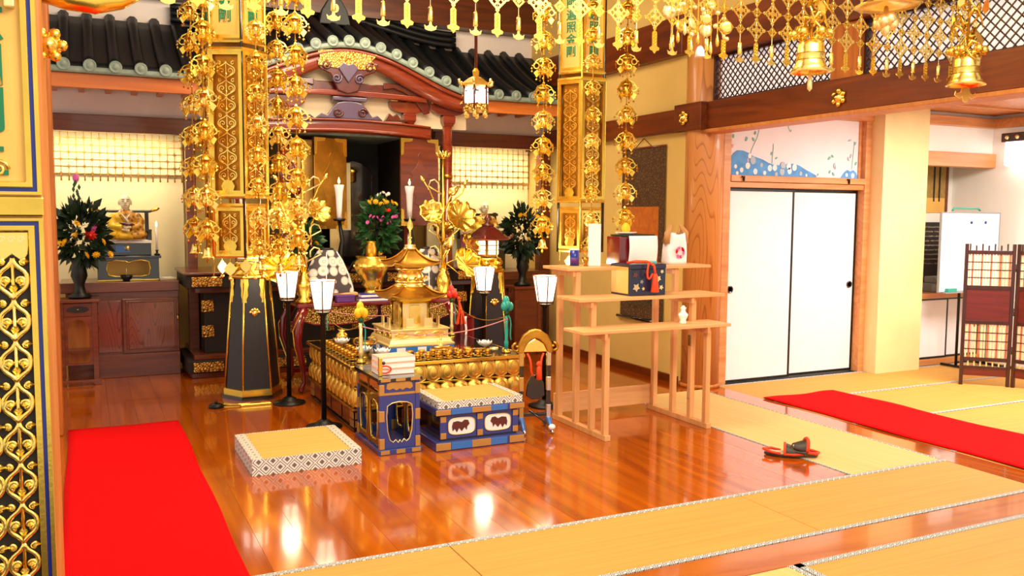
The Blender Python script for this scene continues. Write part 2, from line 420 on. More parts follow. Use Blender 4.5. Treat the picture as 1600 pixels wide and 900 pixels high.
# ---- right beam line with lattice transoms
struct('trim_3', bxs(4.87, 5.05, 1.0, 6.25, 2.285, 2.52), 'beam_wood', bevel=.006)
struct('trim_4', bxs(4.855, 5.065, 1.0, 6.25, 2.255, 2.284), 'post_wood', bevel=.004)
struct('trim_5', bxs(4.87, 5.05, 1.0, 6.25, 2.91, 3.24), 'beam_wood', bevel=.006)
struct('trim_6', bxs(4.90, 5.03, 4.56, 4.83, 2.52, 2.91), 'pillar_wood', bevel=.006)
struct('wall_above_beam', bxs(4.94, 5.0, 1.0, 6.25, 3.24, 4.3), 'plaster')
col = thing('round_pillar', 'thick round wooden pillar with bold wavy grain beside the white sliding doors', 'pillar', (4.99, 6.36, 0))
obj('shaft', MB().lathe([(.168, 0), (.168, 4.2)], 40), 'ring_wood', col)
obj('pillar_footing', MB().lathe([(.185, 0), (.185, .03), (.17, .035)], 32), 'pillar_wood', col)
def lattice(label, y0, y1, z0, z1, sp):
    t = thing('lattice_transom', label, 'lattice', (4.96, y0, z0))
    L, Hh = y1-y0, z1-z0; b = .022
    for a in ((0, L, 0, b), (0, L, Hh-b, Hh), (0, b, b, Hh-b), (L-b, L, b, Hh-b)):
        obj('frame_bar', bxs(-.02, .02, a[0], a[1], a[2], a[3]), 'screen_wood', t)
    obj('glow_backing', bxs(.06, .064, 0, L, 0, Hh), 'transom_glow', t)  # added glowing sheet in place of the lit room beyond the slats
    w_ = .0055; cache = {}
    for sgn in (1, -1):
        k = -Hh
        while k < L:
            # line: y = k + s (rising) for s in 0..H ; clip to [0,L]
            s0, s1 = max(0, -k), min(Hh, L-k)
            if s1-s0 > .03:
                key = (round(s0, 3), round(s1, 3))
                if key not in cache:
                    m = MB(); m.prism([(s0-w_, s0), (s0+w_, s0), (s1+w_, s1), (s1-w_, s1)], -.004, .004, 'yz'); cache[key] = m.mesh('slat'); cache[key].materials.append(M['screen_wood'])
                o = obj('slat', cache[key], 'screen_wood', t, (.008*sgn, k if sgn > 0 else k, 0))
                if sgn < 0: o.scale = (1, 1, -1); o.location = (-.008, k, Hh)
            k += sp
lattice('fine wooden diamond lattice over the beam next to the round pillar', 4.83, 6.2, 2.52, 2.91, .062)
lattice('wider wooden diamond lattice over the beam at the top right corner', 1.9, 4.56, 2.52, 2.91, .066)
# ---- fusuma bay
struct('wall_far', bxs(4.99, 7.1, 6.42, 6.5, -.05, 2.7), 'plaster_white')
struct('trim_7', bxs(5.135, 5.218, 6.27, 6.42, 0, 2.5), 'frame_wood', bevel=.004)
struct('trim_8', bxs(6.872, 6.945, 6.27, 6.42, 0, 2.5), 'frame_wood', bevel=.004)
struct('trim_9', bxs(5.218, 6.872, 6.28, 6.42, 1.795, 1.845), 'frame_wood', bevel=.004)
struct('trim_10', bxs(5.218, 6.872, 6.26, 6.42, 1.848, 1.905), 'frame_wood', bevel=.004)
struct('trim_11', bxs(5.0, 6.95, 6.25, 6.42, 2.46, 2.56), 'frame_wood', bevel=.004)
def fusuma(n, x0, x1, y, pull, label):
    d = tag(thing('door_%d' % n, label, 'sliding door', (x0, y, .01)), kind='structure')
    W, Hh, b = x1-x0, 1.775, .022
    obj('door_panel', bxs(.005, W-.005, -.008, .008, .005, Hh-.005), 'fusuma', d)
    for a in ((0, W, 0, b), (0, W, Hh-b, Hh), (0, b, b, Hh-b), (W-b, W, b, Hh-b)):
        obj('door_frame', bxs(a[0], a[1], -.013, .013, a[2], a[3]), 'black_trim', d, bevel=.002)
    h = obj('door_pull', MB().lathe([(.0, .004), (.022, .004), (.026, .008), (.032, .008), (.034, 0)], 20), 'black_lacquer', d, (pull, -.012, .86), (PI/2, 0, 0))
    obj('pull_inset', MB().lathe([(.0, .006), (.021, .006)], 16), 'blue_enamel', h)
fusuma(1, 5.22, 6.02, 6.33, .06, 'left white paper sliding door with black frame beside the round pillar')
fusuma(2, 6.0, 6.868, 6.365, .80, 'right white paper sliding door with black frame beside the gold pier')
# mural over the doors
mu = thing('mural_panel', 'painted panel with blue hills and flowers above the white sliding doors', 'mural', (5.22, 6.33, 1.905))
obj('mural_ground', bxs(0, 1.652, .01, .03, 0, .56), 'fusuma', mu)
for a in ((0, .03, 0, .555), (1.62, 1.652, 0, .555)): obj('mural_frame', bxs(a[0], a[1], -.005, .02, a[2], a[3]), 'frame_wood', mu, bevel=.003)
M['mural_blue'] = P('mural_blue', '#5fa0dc', .8, noise=.18, nscale=9)
M['mural_grey'] = P('mural_grey', '#b8c4d0', .8)
M['mural_green'] = P('mural_green', '#7fc0b4', .8)
M['mural_pink'] = P('mural_pink', '#e6b4b8', .8)
def hill(pts): return [(pts[0][0], .002)]+pts+[(pts[-1][0], .002)]
hp = [(.04, .10), (.05, .17), (.08, .20), (.12, .225), (.18, .225), (.25, .205), (.30, .18), (.36, .165), (.42, .15), (.48, .125), (.56, .105), (.64, .105), (.70, .115), (.78, .125), (.86, .11), (.95, .07), (1.02, .045), (1.08, .02)]
obj('painted_hill', MB().prism(hill(hp), .004, .011), 'mural_blue', mu)
hp2 = [(1.40, .01), (1.44, .06), (1.48, .085), (1.52, .07), (1.56, .085), (1.60, .06), (1.618, .02)]
obj('painted_hill', MB().prism(hill(hp2), .004, .011), 'mural_blue', mu)
def disc(r, ry, n=12): return [(r*math.cos(2*PI*i/n), ry*math.sin(2*PI*i/n)) for i in range(n)]
rs = random.Random(3)
for (x, z, r) in [(.10, .08, .016), (.17, .05, .02), (.24, .09, .026), (.30, .14, .032), (.26, .18, .02), (.33, .04, .024), (.40, .10, .018), (.44, .03, .018), (.50, .075, .026), (.56, .08, .026), (.58, .02, .018), (.65, .045, .03), (.66, .105, .03), (.73, .10, .028), (.80, .09, .028), (.74, .055, .026), (.88, .035, .018), (.12, .02, .015), (.95, .02, .012), (1.47, .035, .016), (1.55, .03, .022)]:
    obj('painted_stone', MB().prism(disc(r, r*1.15), .001, .0045), rs.choice(['paper', 'paper', 'paper', 'mural_grey']), mu, (x, 0, z))
for (x, z, s, a, c) in [(.22, .33, .022, .3, 'mural_green'), (.30, .33, .02, -.5, 'mural_green'), (.32, .39, .018, .2, 'mural_green'), (.37, .45, .014, .7, 'mural_green'), (.07, .35, .018, 0, 'mural_green'), (.52, .21, .016, .2, 'mural_green'), (.58, .17, .014, .9, 'mural_green'), (1.24, .19, .022, .8, 'mural_green'), (1.28, .21, .018, -.8, 'mural_green'), (1.31, .12, .026, 0, 'mural_grey'), (1.32, .10, .016, 0, 'mural_pink'), (1.25, .06, .018, .4, 'mural_green'), (1.30, .04, .02, -.6, 'mural_green'), (1.52, .22, .022, .4, 'mural_grey'), (1.49, .19, .02, -.4, 'mural_grey'), (1.50, .37, .02, 1.2, 'mural_grey'), (1.57, .34, .02, .6, 'mural_green'), (1.59, .15, .02, .5, 'mural_green'), (1.10, .03, .012, .5, 'mural_green'), (.24, .14, .02, 0, 'mural_pink'), (.06, .26, .02, .4, 'mural_pink')]:
    obj('painted_leaf', MB().prism(disc(s*.5, s, 8), .002, .008), c, mu, (x, 0, z), (0, a, 0))
for (x0, z0, x1, z1) in [(.27, .17, .36, .42), (.53, .12, .54, .30), (1.54, .09, 1.56, .36), (.67, .50, .75, .44)]:
    obj('painted_stem', MB().tube(bez((x0, .006, z0), (x0, .006, z0+.1), (x1, .006, z1-.1), (x1, .006, z1), 8), .0025, 4), 'mural_green', mu)
for x in (.13, 1.42): obj('mural_hook', MB().bx(-.004, .004, -.09, -.07, -.055, -.01).bx(-.02, .004, -.09, -.06, -.02, -.008), 'black_metal', mu, (x, .0, .0))
# ---- gold pier and alcove of the side room
struct('wall_pier', bxs(6.945, 7.56, 6.12, 6.95, -.02, 2.62), 'gold_wall')
struct('wall_alcove_back', bxs(7.5, 8.75, 6.70, 6.78, -.02, 2.7), 'plaster_white')
struct('wall_side', bxs(8.68, 8.78, .6, 7.05, -.02, 2.7), 'plaster_white')
struct('wall_alcove_top', bxs(7.56, 8.68, 6.24, 6.32, 2.20, 2.62), 'plaster_white')
struct('trim_12', bxs(7.56, 8.68, 6.19, 6.33, 2.055, 2.20), 'frame_wood', bevel=.005)
struct('trim_13', bxs(7.56, 8.68, 6.17, 6.24, 2.465, 2.56), 'frame_wood', bevel=.005)
struct('trim_14', bxs(8.61, 8.68, .8, 6.20, 2.465, 2.56), 'frame_wood', bevel=.005)
c2 = struct('ceiling_side_room', bxs(5.06, 8.8, .8, 7.0, 2.60, 2.66), 'post_wood')
for i in range(7): obj('ceiling_batten', bxs(5.1, 8.68, -.012, .012, -.02, .0), 'frame_wood', c2, (0, 1.2+.75*i, 2.60))
# ---- altar alcove framing at the back
for n, (x0, x1) in enumerate(((-1.2, 1.28), (3.45, 4.86))):
    struct('trim_%d' % (15+n*4), bxs(x0, x1, 9.02, 9.14, 2.275, 2.43), 'cab_wood', bevel=.006)
    struct('wall_altar_band_%d' % (n+1), bxs(x0, x1, 9.08, 9.16, 2.43, 2.90), 'plaster_grey')
    struct('trim_%d' % (16+n*4), bxs(x0, x1, 8.72, 8.84, 2.66, 2.79), 'orange_beam', bevel=.006)
    src = None
    for i in range(int((x1-x0)/.22)):
        loc = (x0+.12+.22*i, 8.60, 2.655)
        if src is None:
            src = thing('rafter', 'first rafter from the left with gilded end under the %s eave' % ('left', 'right')[n], 'rafter', loc, 0, 'rafters under the %s eave' % ('left', 'right')[n])
            obj('rafter_body', bxs(-.025, .025, 0, .45, -.03, .03), 'orange_beam', src); obj('gilt_end', bxs(-.028, .028, -.012, .0, -.033, .033), 'gold_pale', src)
        else: dup(src, loc, label='%s rafter from the left with gilded end under the %s eave' % (ORD[i], ('left', 'right')[n]))
struct('wall_above_roof', bxs(-2.6, 4.86, 9.5, 9.56, 3.3, 3.66), 'plaster_grey')
struct('trim_30', bxs(-2.6, 4.86, 9.3, 9.52, 3.62, 4.0), 'beam_wood_x')
# ---- left posts
lp = thing('front_post', 'pale square wooden post at the left edge behind the gilded plaque', 'post', (-.255, 3.50, 0))
obj('shaft', bxs(-.15, .15, -.15, .15, 0, 4.2), 'post_wood', lp, bevel=.02)
lp = thing('inner_post', 'darker orange wooden post beyond the gilded plaque, by the far end of the red runner', 'post', (-.32, 6.86, 0))
obj('shaft', bxs(-.15, .15, -.15, .15, 0, 4.2), 'pillar_wood', lp, bevel=.01)
# lintel that carries the gilt net
struct('trim_31', bxs(-.10, 4.87, 3.70, 3.86, 3.02, 3.30), 'beam_wood_x', bevel=.006)
# ---- carpets
def runner(label, x0, x1, y0, y1, wob, z=.004):
    def fn(u, v):
        x = x0+(x1-x0)*u; y = y0+(y1-y0)*v
        e = abs(u-.5)*2
        return (x+wob*math.sin(v*17)*e, y+wob*1.5*math.sin(u*9)*(1 if v > .97 else 0), z+.006*wob*60*max(0, math.sin(v*21+u*3))*e**3)
    o = obj('red_carpet', MB().grid(fn, 14, 60), 'carpet', solid=.006)
    return tag(o, label, 'carpet', 'red runners')
runner('wide red carpet runner on the wooden floor at the left', -.14, .59, 3.0, 6.84, .004, .006)
runner('red carpet runner on the tatami at the right below the sliding doors', 5.13, 5.93, 2.0, 5.66, .012, .008)
# ---- altar roof
AX = 2.33
def bump_(x):
    d = min(abs(x-AX), 1.42); return (math.cos(PI*d/1.42)+1)/2
def eave(x): return 2.745+.40*bump_(x)
def roofz(x, t): return eave(x)*(1-t)+(3.37+.24*bump_(x))*t+.05*math.sin(PI*t)*(-1)*(1-bump_(x))
Y0, Y1 = 8.32, 9.48
rf = thing('altar_roof', 'black tiled altar roof with a curved red gable over the altar', 'roof', (0, 0, 0))
obj('roof_deck', MB().grid(lambda u, v: (-1.2+6.05*u, Y0+(Y1-Y0)*v, roofz(-1.2+6.05*u, v)), 90, 8), 'tile_black', rf, solid=.03)
x = -1.1
while x < 4.85:
    pts = [(0, Y0-.02+(Y1-Y0)*t, roofz(x, t)+.018-eave(x)) for t in [i/8 for i in range(9)]]
    tr = obj('tile_row', MB().tube(pts, .05, 8), 'tile_black', rf, (x, 0, eave(x)))
    obj('tile_end', MB().lathe([(.0, .014), (.02, .014), (.024, .008), (.04, .008), (.045, .012), (.052, .010), (.052, -.02)], 16), 'tile_grey', tr, (0, Y0-.03, .018), (PI/2, 0, 0))
    x += .198*(1-.22*bump_(x))
obj('eave_tiles', MB().grid(lambda u, v: (-1.2+6.05*u, Y0-.015, eave(-1.2+6.05*u)-.045+.05*v), 90, 1), 'tile_grey', rf, solid=.03)
def bargelow(x): return eave(x)-.155-.09*math.sin(PI*min(1, abs(x-AX)/1.42))
def barge(u, v):
    x = .96+2.74*u; z0, z1 = bargelow(x), eave(x)-.045
    return (x, Y0+.03, z0+(z1-z0)*v)
obj('bargeboard', MB().grid(barge, 60, 2), 'shrine_red', rf, solid=.06)
obj('bargeboard_lip', MB().tube([(.96+2.74*i/60, Y0-.005, eave(.96+2.74*i/60)-.075) for i in range(61)], .022, 6), 'shrine_red', rf)
for k, (xa, xb) in enumerate(((-1.2, .98), (3.68, 4.85))):
    obj('eave_board', bxs(xa, xb, Y0+.01, Y0+.07, 2.58, 2.70), 'orange_beam', rf, bevel=.004)
# gold plates on the gable
gp = [(-.28, .06), (-.26, -.0), (-.28, -.085), (-.15, -.095), (-.07, -.10), (0, -.16), (.07, -.10), (.15, -.095), (.28, -.085), (.25, -.0), (.30, .055), (.15, .068), (0, .072), (-.15, .068)]
obj('gilt_plate', MB().prism(gp, -.012, 0), 'gold_chased', rf, (AX-.04, Y0-.01, 3.00), bevel=.004)
for s in (-1, 1):
    q = [(0, .05), (.10, .045), (.18, .06), (.15, 0), (.20, -.06), (.08, -.05), (0, -.055), (.03, 0)]
    obj('gilt_plate', MB().prism([(s*a, b) for a, b in q], -.012, 0), 'gold_chased', rf, (AX+s*1.12, Y0-.01, 2.695), (0, s*.20, 0), bevel=.004)
obj('ridge_end_tile', MB().prism([(-.16, 0), (-.13, .14), (-.07, .24), (0, .28), (.07, .24), (.13, .14), (.16, 0)], -.03, .05), 'tile_black', rf, (AX, 8.9, 3.42), bevel=.01)
obj('gilt_crest', MB().prism(disc(.035, .045), -.015, 0), 'gold', rf, (AX, 8.87, 3.58), bevel=.003)
for k in range(3): obj('ridge_course', MB().grid(lambda u, v: (AX+(-1.5+3*u), 9.40, 3.40+.06*k+.20*bump_(AX-1.5+3*u)+.05*v), 40, 1), 'tile_black', rf, solid=.10)
# ================================================================ helpers for ornament
def resample_ring(poly, hw, hh, n=72, cx=0., cz=0.):
    "matching points on a closed outline and on its bounding rectangle, by angle"
    angs = sorted([2*PI*i/n for i in range(n)]+[math.atan2(b*hh-cz, a*hw-cx) % (2*PI) for a in (-1, 1) for b in (-1, 1)]+([math.atan2(q[1]-cz, q[0]-cx) % (2*PI) for q in poly] if len(poly) < 8 else []))
    inn, out = [], []
    for a in angs:
        dx, dz = math.cos(a), math.sin(a)
        ts = []
        if abs(dx) > 1e-9: ts += [(hw-cx)/dx, (-hw-cx)/dx]
        if abs(dz) > 1e-9: ts += [(hh-cz)/dz, (-hh-cz)/dz]
        t = min(q for q in ts if q > 0); out.append((cx+dx*t, cz+dz*t))
        best = 0
        for i in range(len(poly)):
            (x1, z1), (x2, z2) = poly[i], poly[(i+1) % len(poly)]
            x1 -= cx; x2 -= cx; z1 -= cz; z2 -= cz
            ex, ez = x2-x1, z2-z1; den = dx*ez-dz*ex
            if abs(den) < 1e-12: continue
            t_ = (x1*ez-z1*ex)/den; u_ = (x1*dz-z1*dx)/den
            if t_ > 0 and -1e-6 <= u_ <= 1+1e-6: best = max(best, t_)
        inn.append((cx+dx*best, cz+dz*best))
    return inn, out
def holed(mb, poly, hw, hh, d0, d1, cx=0., cz=0., n=60):
    inn, out = resample_ring(poly, hw, hh, n, cx, cz); k = len(inn)
    v = [(p[0], d0, p[1]) for p in out]+[(p[0], d0, p[1]) for p in inn]+[(p[0], d1, p[1]) for p in out]+[(p[0], d1, p[1]) for p in inn]
    f = []
    for i in range(k):
        j = (i+1) % k
        f += [(i, j, k+j, k+i), (2*k+i, 3*k+i, 3*k+j, 2*k+j), (k+i, k+j, 3*k+j, 3*k+i), (i, 2*k+i, 2*k+j, j)]
    return mb.add(v, f)
def scroll_fret(w, h, n, r, y=0., m=4):
    "pierced scrollwork: mirrored S scrolls on a stem, height h, n motifs"
    mb = MB(); p = h/n
    for k in range(n):
        z = k*p
        for s in (-1, 1):
            X = lambda q: s*q*w
            mb.tube([(a, y, b) for a, b in bez((0, z+.02*p), (X(.10), z+.25*p), (X(.52), z+.22*p), (X(.46), z+.55*p), 7)]+[(a, y, b) for a, b in bez((X(.46), z+.55*p), (X(.42), z+.80*p), (X(.06), z+.75*p), (0, z+1.02*p), 7)][1:], r, m)
            sp = [(X(.22)+s*(.19-.013*i)*w*math.cos(-PI*.5+s*0+i*.62), y, z+.48*p+(.19-.013*i)*w*math.sin(-PI*.5+i*.62)) for i in range(12)]
            mb.tube(sp, [r*(1-.03*i) for i in range(12)], m); mb.octa(sp[-1], r*1.9)
            sp = [(X(.36)+s*(.11-.009*i)*w*math.cos(PI*.3+i*.7), y, z+.93*p+(.11-.009*i)*w*math.sin(PI*.3+i*.7)) for i in range(9)]
            mb.tube(sp, r*.85, m); mb.octa(sp[-1], r*1.7)
        mb.octa((0, y, z+.30*p), (r*1.6, r*1.6, r*3))
    mb.tube([(0, y, 0), (0, y, h)], r*.8, m)
    return mb
def regular(R, n, ph): return [(R*math.cos(2*PI*i/n+ph), R*math.sin(2*PI*i/n+ph)) for i in range(n)]
def lotus_mesh(r, n=10, layers=2, h=.6):
    mb = MB()
    for L in range(layers):
        for i in range(n):
            a = 2*PI*(i+.5*L)/n; q = r*(1-.28*L)
            def fn(u, v, a=a, q=q, L=L):
                wd = q*.36*math.sin(PI*min(1, .12+v*.88))*(u-.5)*2
                rr = q*(.25+.75*math.sin(v*1.45)); zz = q*h*(v**1.6)*(1+.5*L)+.10*q*(abs(u-.5)*2)**2
                return (rr*math.cos(a)-wd*math.sin(a), rr*math.sin(a)+wd*math.cos(a), zz)
            mb.grid(fn, 2, 5)
    mb.lathe([(.0, .0), (r*.35, .0), (r*.3, r*.12), (0, r*.16)], 12)
    return mb
# ================================================================ GREAT SQUARE DAIS
D = thing('altar_dais', 'square gilded altar dais ringed by two rows of lotus petals', 'altar', (2.33, 6.64, 0))
obj('plinth', MB().bx(-.66, .66, -.66, .66, 0, .02).bx(-.645, .645, -.645, .645, .02, .15), 'black_lacquer', D, bevel=.004)
for s in (0, 1, 2, 3):
    for k in range(4):
        a = s*PI/2; c = -.48+.32*k
        o = obj('plinth_panel', bxs(-.14, .14, -.008, 0, -.05, .05), 'cab_wood', D, (c*math.cos(a)+.645*math.sin(a), c*math.sin(a)-.645*math.cos(a), .085), (0, 0, a), bevel=.003)
    for q in (-1, 1):
        for zz in (.055, .115): obj('corner_plate', bxs(-.045, .045, -.006, 0, -.024, .024), 'tan_plate', D, (q*.60*math.cos(a)+.652*math.sin(a), q*.60*math.sin(a)-.652*math.cos(a), zz), (0, 0, a), bevel=.002)
obj('plinth_edge', bxs(-.672, .672, -.672, .672, .15, .165), 'gold_old', D, bevel=.004)
obj('dais_core', bxs(-.60, .60, -.60, .60, .16, .46), 'gold_old', D)
obj('middle_band', bxs(-.645, .645, -.645, .645, .302, .318), 'gold', D, bevel=.005)
def petal(h, wd, out, flip):
    mb = MB()
    def fn(u, v):
        a = (u-.5)*2; t = v
        sh = (1-abs(2*t-1)**4.5)**.5 if 0 < t < 1 else 0.0
        return (a*wd*(.28+.72*sh), -(.03+out*math.sin(PI*(t if not flip else t)*.9+.15)*(1-.75*a*a)), (t if not flip else 1-t)*h)
    mb.grid(fn, 6, 7)
    edge = [fn(0, v/7) for v in range(8)]+[fn(1, 1-v/7) for v in range(8)]
    mb.tube(edge, .0045, 4, True)
    inner = [fn(.5+.32*math.cos(t), .5+.36*math.sin(t)) for t in [2*PI*i/14 for i in range(14)]]
    inner = [(p[0], p[1]-.004, p[2]) for p in inner]
    mb.tube(inner, .003, 4, True)
    return mb.mesh('lotus_petal')
up, lo = petal(.135, .053, .024, False), petal(.138, .054, .034, True)
for me in (up, lo): me.materials.append(M['petal_gold'])
for s in range(4):
    a = s*PI/2
    for k in range(12):
        c = -.605+1.21*k/11
        for me, z in ((lo, .168), (up, .318)):
            obj('lotus_petal', me, 'gold_bright', D, (c*math.cos(a)+.615*math.sin(a), c*math.sin(a)-.615*math.cos(a), z), (0, 0, a))
obj('top_board', bxs(-.675, .675, -.675, .675, .452, .474), 'black_lacquer', D, bevel=.004)
for s in range(4):
    a = s*PI/2
    obj('gilt_edge', bxs(-.68, .68, -.012, 0, -.013, .013), 'gold', D, (.672*math.sin(a), -.672*math.cos(a), .462), (0, 0, a), bevel=.003)
TOP = .475
# ---- stupa
S = thing('gilt_stupa', 'small gilded two-roofed pagoda standing in the middle of the dais', 'pagoda', (2.33, 6.65, TOP))
obj('blue_plinth', bxs(-.27, .27, -.27, .27, 0, .045), 'blue_plate', S, bevel=.004)
for s in range(4):
    a = s*PI/2
    for c in (-.17, .0, .17): obj('plinth_plate', bxs(-.035, .035, -.005, 0, -.018, .018), 'white_ceramic', S, (c*math.cos(a)+.27*math.sin(a), c*math.sin(a)-.27*math.cos(a), .022), (0, 0, a))
obj('stepped_base', MB().lathe([(.385, .045), (.385, .062), (.365, .066), (.345, .10), (.33, .105), (.33, .16), (.345, .165), (.345, .178), (.22, .18)], 4, ph=PI/4, smooth=False), 'gold_pale', S, bevel=.003)
for s in range(4):
    a = s*PI/2
    for c in (-.15, 0, .15):
        o = obj('base_cartouche', MB().tube([(.05*math.cos(t)*(1 if abs(math.cos(t)) < .7 else 1.05), 0, .018*math.sin(t)) for t in [2*PI*i/16 for i in range(16)]], .006, 5, True).prism(disc(.048, .016), -.001, .003), 'gold_bright', S, (c*math.cos(a)+.236*math.sin(a), c*math.sin(a)-.236*math.cos(a), .132), (0, 0, a))
    for c in (-.075, .075): obj('placard', MB().bx(-.03, .03, -.004, .004, 0, .075).bx(-.034, .034, -.006, .006, .0, .01), 'gold_pale', S, (c*math.cos(a)+.205*math.sin(a), c*math.sin(a)-.205*math.cos(a), .18), (0, 0, a), bevel=.002)
    for c in (-1, 1): obj('body_pillar', MB().cyl((0, 0, 0), .012, .18, .385, 10), 'gold', S, (.115*c*math.cos(a)+.115*math.sin(a), .115*c*math.sin(a)-.115*math.cos(a), 0))
    obj('door_leaf', bxs(-.045, .045, -.006, 0, .20, .35), 'gold_bright', S, (.106*math.sin(a), -.106*math.cos(a), 0), (0, 0, a), bevel=.004)
obj('body', bxs(-.105, .105, -.105, .105, .18, .385), 'gold_pale', S)
obj('bracket_tier', MB().lathe([(.15, .36), (.17, .375), (.20, .40), (.22, .41)], 4, ph=PI/4, smooth=False), 'gold', S, bevel=.003)
def pag_roof(R, z0, z1, rt):
    mb = MB(); n = 28; V = []
    rows = 8
    for j in range(rows+1):
        t = j/rows
        for i in range(n):
            a = 2*PI*i/n+PI/4
            c = max(abs(math.cos(a)), abs(math.sin(a))); rad = R/c/1.0
            corner = (1/c-1)/.414
            rr = rad*(1-t)+rt*(1/c)*t
            z = z0+(z1-z0)*(t**1.7)+.028*corner**2*(1-t)**2
            V.append((rr*math.cos(a), rr*math.sin(a), z))
    F = [(j*n+i, j*n+(i+1) % n, (j+1)*n+(i+1) % n, (j+1)*n+i) for j in range(rows) for i in range(n)]
    mb.add(V, F, True)
    V2 = [(v[0], v[1], v[2]-.012) for v in V[:n]]+[(v[0]*.5, v[1]*.5, z0+.004) for v in V[:n]]
    mb.add(V[:n]+V2, [(i, (i+1) % n, n+(i+1) % n, n+i) for i in range(n)]+[(n+i, n+(i+1) % n, 2*n+(i+1) % n, 2*n+i) for i in range(n)])
    for q in range(4):
        a = q*PI/2+PI/4+0
        mb.tube([((R*1.41*(1-t)+rt*1.41*t)*math.cos(a), (R*1.41*(1-t)+rt*1.41*t)*math.sin(a), z0+(z1-z0)*(t**1.7)+.03*(1-t)**2+.006) for t in [i/6 for i in range(7)]], .008, 5)
    return mb
obj('lower_roof', pag_roof(.225, .415, .50, .09), 'gold_old', S)
obj('drum', MB().lathe([(.09, .46), (.125, .49), (.125, .505), (.105, .515), (.12, .525), (.12, .54), (.10, .55), (.105, .575), (.09, .61), (.11, .62), (.12, .64)], 24), 'gold_bright', S)
for i in range(12): obj('drum_stud', MB().octa((0, 0, 0), .014), 'gold_bright', S, (.125*math.cos(2*PI*i/12), .125*math.sin(2*PI*i/12), .56))
obj('upper_bracket', MB().lathe([(.10, .625), (.13, .645), (.16, .665)], 4, ph=PI/4, smooth=False), 'gold', S, bevel=.002)
obj('upper_roof', pag_roof(.185, .665, .795, .025), 'gold_old', S)
obj('roof_cap', MB().lathe([(.05, .785), (.05, .80), (.04, .803), (.045, .82), (.02, .825)], 16), 'gold_pale', S)
obj('spire', MB().lathe([(.008, .82), (.012, .86), (.006, .87), (.016, .875), (.006, .89), (.008, .94), (.018, .97), (.012, 1.0), (.004, 1.03), (0, 1.05)], 12), 'gold_bright', S)
for s in (-1, 1): obj('spire_leaf', MB().prism([(0, 0), (.02, .03), (.012, .07), (0, .10)], -.002, .002), 'gold_bright', S, (s*.004, 0, .93), (0, 0, 0 if s > 0 else PI))
# ---- corner posts with coloured buds, cord
def bud_post(loc, col, label, stem='gold_pale'):
    t = thing('bud_post', label, 'ritual post', loc, 0, 'bud-topped posts at the dais corners')
    obj('post_foot', MB().lathe([(.035, 0), (.03, .015), (.014, .03)], 12), 'gold', t)
    obj('post_stem', MB().lathe([(.014, .02), (.018, .08), (.012, .10), (.016, .18), (.012, .20), (.014, .30)], 10), stem, t)
    obj('neck_wrap', MB().lathe([(.016, .29), (.022, .31), (.016, .335)], 10), 'leaf', t)
    obj('bud', MB().sph((-.022, -.01, .36), (.03, .03, .038)).sph((.024, -.008, .358), (.03, .03, .038)).sph((0, .012, .40), (.028, .028, .042)).sph((0, -.02, .372), (.026, .026, .034)), col, t)
    obj('ribbon', MB().tube(bez((.012, -.01, .29), (.05, -.02, .24), (.01, -.02, .16), (.03, -.02, .10), 8), .006, 4), 'teal', t)
    return t
bud_post((1.76, 6.09, TOP), 'yellow', 'ritual post with a yellow three-lobed bud at the near left dais corner')
bud_post((2.915, 6.09, TOP), 'teal', 'ritual post with a teal bud at the near right dais corner', 'teal')
bud_post((2.90, 7.18, TOP), 'red', 'ritual post with a red bud and orange tassel at the far right dais corner')
bud_post((1.76, 7.18, TOP), 'white_ceramic', 'ritual post with a white bud at the far left dais corner behind the lamp')
cd = thing('five_colour_cord', 'thin twisted pink and gold cord strung between the bud posts', 'cord', (0, 0, 0))
for k, (a, b) in enumerate((((1.76, 6.09, .74), (2.915, 6.09, .74)), ((2.915, 6.09, .76), (2.90, 7.18, .78)), ((1.76, 6.09, .75), (1.76, 7.18, .75)), ((1.76, 7.18, .75), (2.90, 7.18, .78)))):
    sag = .09
    pts = [(a[0]+(b[0]-a[0])*t, a[1]+(b[1]-a[1])*t-(.02 if k == 0 else 0), a[2]+(b[2]-a[2])*t-sag*4*t*(1-t)) for t in [i/16 for i in range(17)]]
    obj('cord_span', MB().tube(pts, .004, 5), ('cord_pink', 'gold', 'gold', 'cord_pink')[k], cd)
tas = thing('orange_tassel', 'orange tassel hanging from the red bud post', 'tassel', (2.955, 7.15, .55))
obj('tassel_head', MB().sph((0, 0, .25), .016), 'orange_cord', tas)
for i in range(7): obj('tassel_strand', MB().tube([(0, 0, .24), (.03*math.cos(i*.9)*.6+.02, .03*math.sin(i*.9), .12), (.045*math.cos(i*.9)+.02, .03*math.sin(i*.9), .02)], .006, 4), 'orange_cord', tas)
